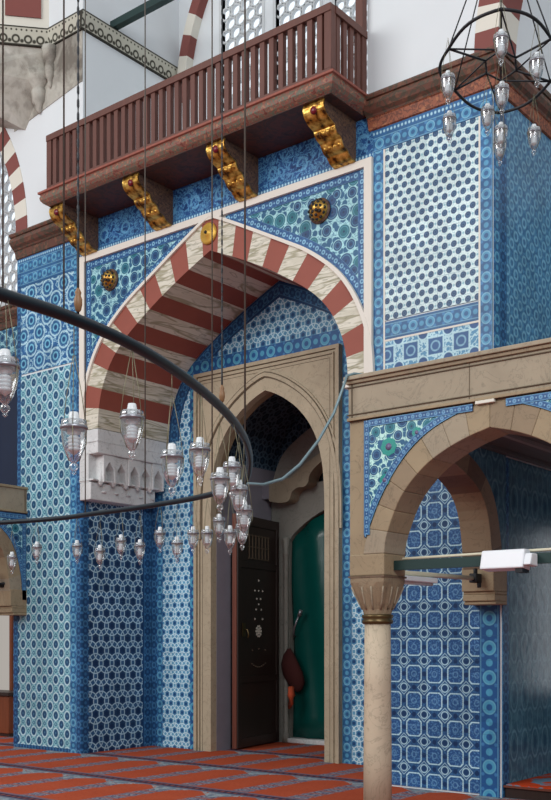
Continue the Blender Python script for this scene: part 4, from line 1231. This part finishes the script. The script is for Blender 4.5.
tag(cl_.build('rod_clamp', S['iron'], None, .01), 'black clamp where the taped rod meets the pier corbel', 'clamp')

# ------------------------------------------------------------------ stone gallery on the left (mirror)
lg = empty('stone_gallery', (-12.33, 8.4, 0), 'stone side gallery arch and lintel left of the tiled pier', 'gallery')
LX0_, LX1_ = 2*CX-IX1, 2*CX-IX0      # -12.512, -12.192
LX0_, LX1_ = -12.50, -12.175
cross_arch(lg, LX0_, LX1_, [S['stone_b'], S['stone'], S['stone_c']])
k = 15
ar = co_[k:]; pts = [p for p in ar if p[1] < 3.37]
pts = [p for p in pts if p[0] < YF-.07]
MB().prism([(pts[0][0], 3.40), (YF-.02, 3.40), (YF-.02, 2.32), (co_[-1][0]+.02, 2.32)]+list(reversed(pts)), 'x', LX1_-.02, LX1_+.006).build('tile_spandrel', T['floral'], lg)
m = MB(); o = offset(pts, .07)
m.strip(o, pts, 'x', LX1_+.010, LX1_-.01); m.strip([(pts[0][0], 3.40), (YF-.02, 3.40)], [(pts[0][0], 3.31), (YF-.02, 3.31)], 'x', LX1_+.012, LX1_-.01)
m.strip([(YF-.09, 2.32), (YF-.09, 3.31)], [(YF-.02, 2.32), (YF-.02, 3.31)], 'x', LX1_+.011, LX1_-.01)
m.build('tile_border', T['border_small'], lg)
MB().box(LX0_, LX1_+.01, 6.9, YF-.002, 3.41, 3.79).build('lintel', S['stone'], lg, .01)
for (z0, z1, e) in ((3.755, 3.79, .04), (3.41, 3.44, .03)): MB().box(LX0_, LX1_+e, 6.9, YF-.003, z0, z1).build('lintel_moulding', S['stone_c'], lg, .005)
MB().box(LX0_, LX1_+.016, 9.44, 9.452, 3.44, 3.755).build('moulding_line', S['lines'], lg)
column(-12.35, 7.37, 'stone column of the left gallery in front of the left pier')
MB().box(-12.52, -12.18, 7.2, 7.54, 2.12, 2.15).build('impost', S['stone_c'], lg)
tr = tag(MB().tube([(-12.33, 7.56, 2.36), (-12.33, 9.2, 2.36)], .035).tube([(-12.33, 9.1, 2.37), (-12.22, 9.36, 2.42)], .02).build('tie_rod', S['iron']), 'black iron tie rod under the left gallery arch', 'rod')
tag(MB().lathe((-12.33, 8.98, 2.40), [(.001, 0), (.06, .02), (.085, .08), (.085, .12), (.06, .18), (.001, .2)], 16).build('round_speaker', S['iron']), 'round black speaker on the iron tie rod at left', 'speaker')
ch = empty('wooden_chest', (-14.4, 10.5, 0), 'brown wooden chest below the left window', 'chest')
MB().box(-15.3, -13.75, 10.35, 10.78, .05, .66).build('body', S['woodbox'], ch, .01); MB().box(-15.34, -13.71, 10.31, 10.80, .66, .72).build('lid', S['leaf'], ch, .008)
MB().box(-15.3, -13.75, 10.37, 10.76, 0, .05).build('plinth', S['leaf'], ch)
tag(MB().lathe((-12.34, 9.0, 3.885), [(.001, -.012), (.05, -.014), (.052, -.004), (.075, -.02), (.09, -.008), (.085, .02), (.001, .02)], 20, axis='y').build('round_dial', S['magenta']), 'small round pink dial standing on the left gallery lintel', 'dial')

# ------------------------------------------------------------------ big lamp ring
RZ = 2.80
RP = [(-2.99, 2.0), (-2.99, 2.25), (-3.0, 2.53), (-3.09, 2.96), (-3.31, 3.52), (-3.65, 4.18), (-4.08, 4.84), (-4.66, 5.56), (-5.22, 6.12), (-5.90, 6.44), (-6.67, 6.60), (-7.5, 6.68), (-8.4, 6.70), (-10.2, 6.2), (-11.6, 4.9), (-12.35, 3.0), (-12.3, 1.0), (-11.5, -.8), (-10.0, -2.1), (-8.0, -2.65), (-6.0, -2.35), (-4.4, -1.3), (-3.4, .2), (-3.06, 1.2)]
ext = RP[-2:]+RP+RP[:3]
cl2 = spline(ext, 8)[16:16+len(RP)*8]
lr = empty('lamp_ring', (-7.7, 2.0, RZ), 'large blue black iron lamp ring hanging across the hall', 'chandelier')
MB().tube([(x, y, RZ) for x, y in cl2], .024, 10, 0, True).build('ring_tube', S['ring'], lr)
def ring_pt(i): return cl2[int(i) % len(cl2)]
def nearest(x, y): return min(cl2, key=lambda p: (p[0]-x)**2+(p[1]-y)**2)
def hanger(x, y, chain=False):
    if not chain:
        MB().tube([(x, y, RZ+.02), (x, y, 11.5)], .0035 if y < 4.5 else .006, 6).build('hanging_cable', S['cable'], lr); return
    m = MB(); z = RZ+.30; r_ = .010
    m.tube([(x, y, RZ+.02), (x, y, z)], .005, 6)
    k = 0
    while z < 5.6:
        m.lathe((x, y, z), [(.0025, 0), (.005, .01), (.005, .03), (.0025, .04), (.0025, .05)], 6); z += .05; k += 1
    m.tube([(x, y, z), (x, y, 11.5)], .004, 6)
    m.build('hanging_chain', S['iron'], lr)
    MB().lathe((x, y, RZ+.03), [(.003, 0), (.011, .008), (.016, .03), (.016, .05), (.010, .065), (.013, .075), (.006, .09), (.003, .095)], 12).build('turned_bob', S['bob'], lr)
for a in ((-2.989, 2.226, False), (-2.997, 2.505, False), (-3.007, 2.582, True), (-3.571, 4.04, True), (-6.783, 6.616, False), (-5.759, 6.391, False), (-4.023, 4.761, False)): hanger(*a)
for k in range(90, 190, 14): hanger(*ring_pt(k))
tag(MB().tube([(-5.17, 6.12, 2.80), (-5.20, 6.38, 2.825), (-5.155, 6.573, 2.89), (-5.10, 6.73, 3.02), (-5.03, 6.90, 3.24), (-4.975, 7.04, 3.48), (-4.93, 7.11, 3.70), (-4.915, 7.14, 3.80), (-4.88, 7.2, 3.825), (-4.80, 7.3, 3.815)], .013, 8).build('curved_pipe', S['pipe']), 'thin curved grey pipe from the lamp ring up to the gallery lintel', 'pipe')

# glass lamps
def lamp_proto():
    r = empty('hanging_glass_lamp', (0, 0, 0))
    cup = MB().lathe((0, 0, 0), [(.047, .085), (.049, .07), (.048, .03), (.042, -.01), (.030, -.045), (.016, -.068), (.009, -.074)], 16).build('glass_cup', S['glass'], r)
    MB().lathe((0, 0, 0), [(.007, -.072), (.016, -.082), (.018, -.093), (.010, -.104), (.006, -.107), (.010, -.113), (.001, -.12)], 10).build('finial', S['glass'], cup)
    MB().lathe((0, 0, 0), [(.0495, .050), (.0525, .053), (.0525, .061), (.0495, .064)], 16).build('band', S['metal_band'], cup)
    pr = [(.012, .03)]
    for k in range(4): pr += [(.021, .022-.014*k), (.026, .018-.014*k), (.021, .012-.014*k)]
    pr += [(.004, -.045)]
    b = MB().lathe((0, 0, 0), [(.001, .118), (.016, .116), (.02, .10), (.02, .06), (.026, .055), (.026, .034), (.012, .03)]+pr[1:], 12).build('spiral_bulb', S['bulb'], r)
    w = MB()
    for k in range(3):
        a = 2*PI*k/3+.4; c, s_ = math.cos(a), math.sin(a)
        w.tube([(.05*c, .05*s_, .06), (.035*c, .035*s_, .17), (.004*c, .004*s_, .33)], .0016, 5)
        w.tube([(.0525*c, .0525*s_, .055), (.05*c, .05*s_, 0), (.022*c, .022*s_, -.066)], .002, 5)
    w.build('wires', S['wire'], r)
    return r
LP = lamp_proto(); LPK = list(LP.children); first = [True]
def lamp(x, y, z, ztop, label, group, scale=1.0):
    if first[0]: r = LP; first[0] = False; kids = LPK
    else:
        r = LP.copy(); COL.objects.link(r); kids = []
        for c0 in LPK:
            c = c0.copy(); COL.objects.link(c); c.parent = r; kids.append(c)
            for g0 in c0.children:
                g1 = g0.copy(); COL.objects.link(g1); g1.parent = c
    r.location = (x, y, z); r.rotation_euler = (0, 0, random.uniform(0, 6)); r.scale = (scale,)*3
    tag(r, label, 'lamp', group)
    L = max(.02, (ztop-z)/scale-.33)
    c = MB().tube([(0, 0, .33), (0, 0, .33+L)], .0018, 5).build('suspension_wire', S['wire'])
    c.parent = r
    return r
near_l = [(-2.989, 2.235, 2.494, 'glass lamp at the extreme left edge below the near bar'),
    (-3.004, 2.559, 2.333, 'large glass lamp in front of the left pier, its bulb level with the corbel top'),
    (-3.081, 2.931, 2.442, 'large glass lamp in front of the stalactite corbel'),
    (-3.215, 3.301, 2.348, 'glass lamp hanging just right of the stalactite corbel'),
    (-3.375, 3.658, 2.45, 'glass lamp in front of the left portal jamb, highest of those there'),
    (-3.548, 3.998, 2.367, 'leftmost large glass lamp in the cluster before the portal opening'),
    (-3.707, 4.276, 2.478, 'topmost glass lamp in the cluster before the portal opening'),
    (-3.841, 4.492, 2.391, 'tall glass lamp right in the cluster before the portal opening'),
    (-3.985, 4.706, 2.306, 'glass lamp below the tall one at the right of the portal cluster'),
    (-5.167, 6.08, 2.397, 'small glass lamp low at the right of the portal cluster'),
    (-5.442, 6.254, 2.388, 'lowest glass lamp of the cluster before the portal'),
    (-5.64, 6.345, 2.505, 'small glass lamp low at the left of the portal cluster')]
for x, y, z, lb in near_l: lamp(x, y, z, RZ-.02, lb, 'glass lamps on the near side of the large ring')
far_l = [(-5.841, 6.42, 2.424, 'far glass lamp against the left portal jamb'),
    (-6.066, 6.488, 2.442, 'small far glass lamp over the left edge of the portal jamb'),
    (-6.307, 6.541, 2.373, 'far glass lamp against the light lattice tiles, the right one'),
    (-6.558, 6.583, 2.479, 'far glass lamp against the light lattice tiles, the left one'),
    (-6.859, 6.625, 2.389, 'far glass lamp at the right edge of the dark lattice tiles'),
    (-7.142, 6.654, 2.453, 'far glass lamp amid the dark lattice tiles'),
    (-7.46, 6.678, 2.376, 'far glass lamp at the left edge of the dark lattice tiles'),
    (-7.844, 6.721, 2.447, 'far glass lamp on the right border of the pier front'),
    (-8.428, 6.695, 2.465, 'far glass lamp on the left part of the pier front'),
    (-8.759, 6.637, 2.375, 'far glass lamp in front of the left gallery arch')]
for x, y, z, lb in far_l: lamp(x, y, z, RZ-.02, lb, 'small glass lamps on the far side of the large ring')

# ------------------------------------------------------------------ upper right chandelier
HC = Vector((-3.33, 6.78, 5.70))
chn = empty('star_chandelier', tuple(HC), 'black wire star shaped chandelier frame at the upper right', 'chandelier')
nodes = [Vector((x, y, 5.70)) for x, y in ((-3.03, 6.17), (-2.91, 6.69), (-3.14, 7.20), (-3.63, 7.39), (-3.75, 6.87), (-3.52, 6.36))]
m = MB()
for k in range(6):
    a, b = nodes[k], nodes[(k+1) % 6]; mid = (a+b)/2; outv = (mid-HC).normalized()
    pts = [a+(b-a)*t+outv*(.085*math.sin(PI*t)) for t in [q/10 for q in range(11)]]
    m.tube(pts, .011, 8)
m.build('lobed_rim', S['iron'], chn)
m = MB()
for k in range(6):
    hub = [HC+(n_-HC)*.30 for n_ in nodes]
    m.tube([hub[k], nodes[k]], .008, 6); m.tube([hub[k], hub[(k+1) % 6]], .007, 6)
    m.tube([nodes[k], hub[(k+1) % 6]], .006, 6)
m.build('spokes', S['iron'], chn)
m = MB()
apex = HC+Vector((0, 0, 1.15))
for k in range(6): m.tube([nodes[k], apex], .005, 6)
m.tube([apex, apex+Vector((0, 0, 5))], .01, 6); m.build('suspension_rods', S['iron'], chn)
MB().lathe(tuple(apex+Vector((0, 0, -.08))), [(.005, 0), (.03, .03), (.035, .08), (.02, .13), (.005, .16)], 12).build('bob', S['iron'], chn)
rl = [(-3.538, 6.385, 5.445, 'glass lamp at the left corner of the star chandelier'),
    (-3.023, 6.157, 5.438, 'glass lamp hanging highest, at the near corner of the star chandelier'),
    (-2.924, 6.491, 5.405, 'glass lamp at the right side of the star chandelier'),
    (-3.726, 6.747, 5.37, 'glass lamp in front of the white roundel panel'),
    (-3.46, 6.831, 5.372, 'glass lamp left of the pier corner under the star chandelier'),
    (-3.243, 6.62, 5.371, 'glass lamp under the middle of the star chandelier, on the cornice corner'),
    (-3.519, 7.167, 5.386, 'upper of the two lowest glass lamps at the pier corner'),
    (-3.638, 7.392, 5.406, 'lowest glass lamp under the star chandelier'),
    (-3.324, 7.323, 5.371, 'glass lamp low at right against the pier flank tiles')]
for x, y, z, lb in rl: lamp(x, y, z, 5.69, lb, 'glass lamps on the star chandelier')

# ------------------------------------------------------------------ light
w = bpy.data.worlds.new('world'); scene.world = w; w.use_nodes = True
nt = w.node_tree; bg = nt.nodes['Background']
tc = nt.nodes.new('ShaderNodeTexCoord'); sx_ = nt.nodes.new('ShaderNodeSeparateXYZ'); nt.links.new(tc.outputs['Generated'], sx_.inputs[0])
rp_ = nt.nodes.new('ShaderNodeValToRGB'); nt.links.new(sx_.outputs[2], rp_.inputs[0])
rp_.color_ramp.elements[0].position = 0; rp_.color_ramp.elements[0].color = (.30, .31, .33, 1)
rp_.color_ramp.elements[1].position = .8; rp_.color_ramp.elements[1].color = (.80, .83, .86, 1)
nt.links.new(rp_.outputs[0], bg.inputs[0]); bg.inputs[1].default_value = .95
def area(name, loc_, target, sx, sy, power, col=(1, 1, 1)):
    d = bpy.data.lights.new(name, 'AREA'); d.shape = 'RECTANGLE'; d.size = sx; d.size_y = sy; d.energy = power; d.color = col
    o = bpy.data.objects.new(name, d); COL.objects.link(o); o.location = loc_
    o.rotation_euler = (Vector(target)-Vector(loc_)).to_track_quat('-Z', 'Y').to_euler(); return o
area('window_daylight', (-12, -5, 10), (-7.5, 9.5, 3.5), 9, 6, 1280, (1, .99, .97))
area('window_daylight_side', (5, -3, 9), (-6, 9.5, 4), 6, 5, 950, (.95, .98, 1))
# daylight window in the gallery beyond the pier flank
gw = structure(MB().box(-3.95, -3.45, 12.86, 12.88, .9, 3.0).build('window_7', emit_mat('gallery daylight pane', (.9, .95, 1, 1), 2.0)))
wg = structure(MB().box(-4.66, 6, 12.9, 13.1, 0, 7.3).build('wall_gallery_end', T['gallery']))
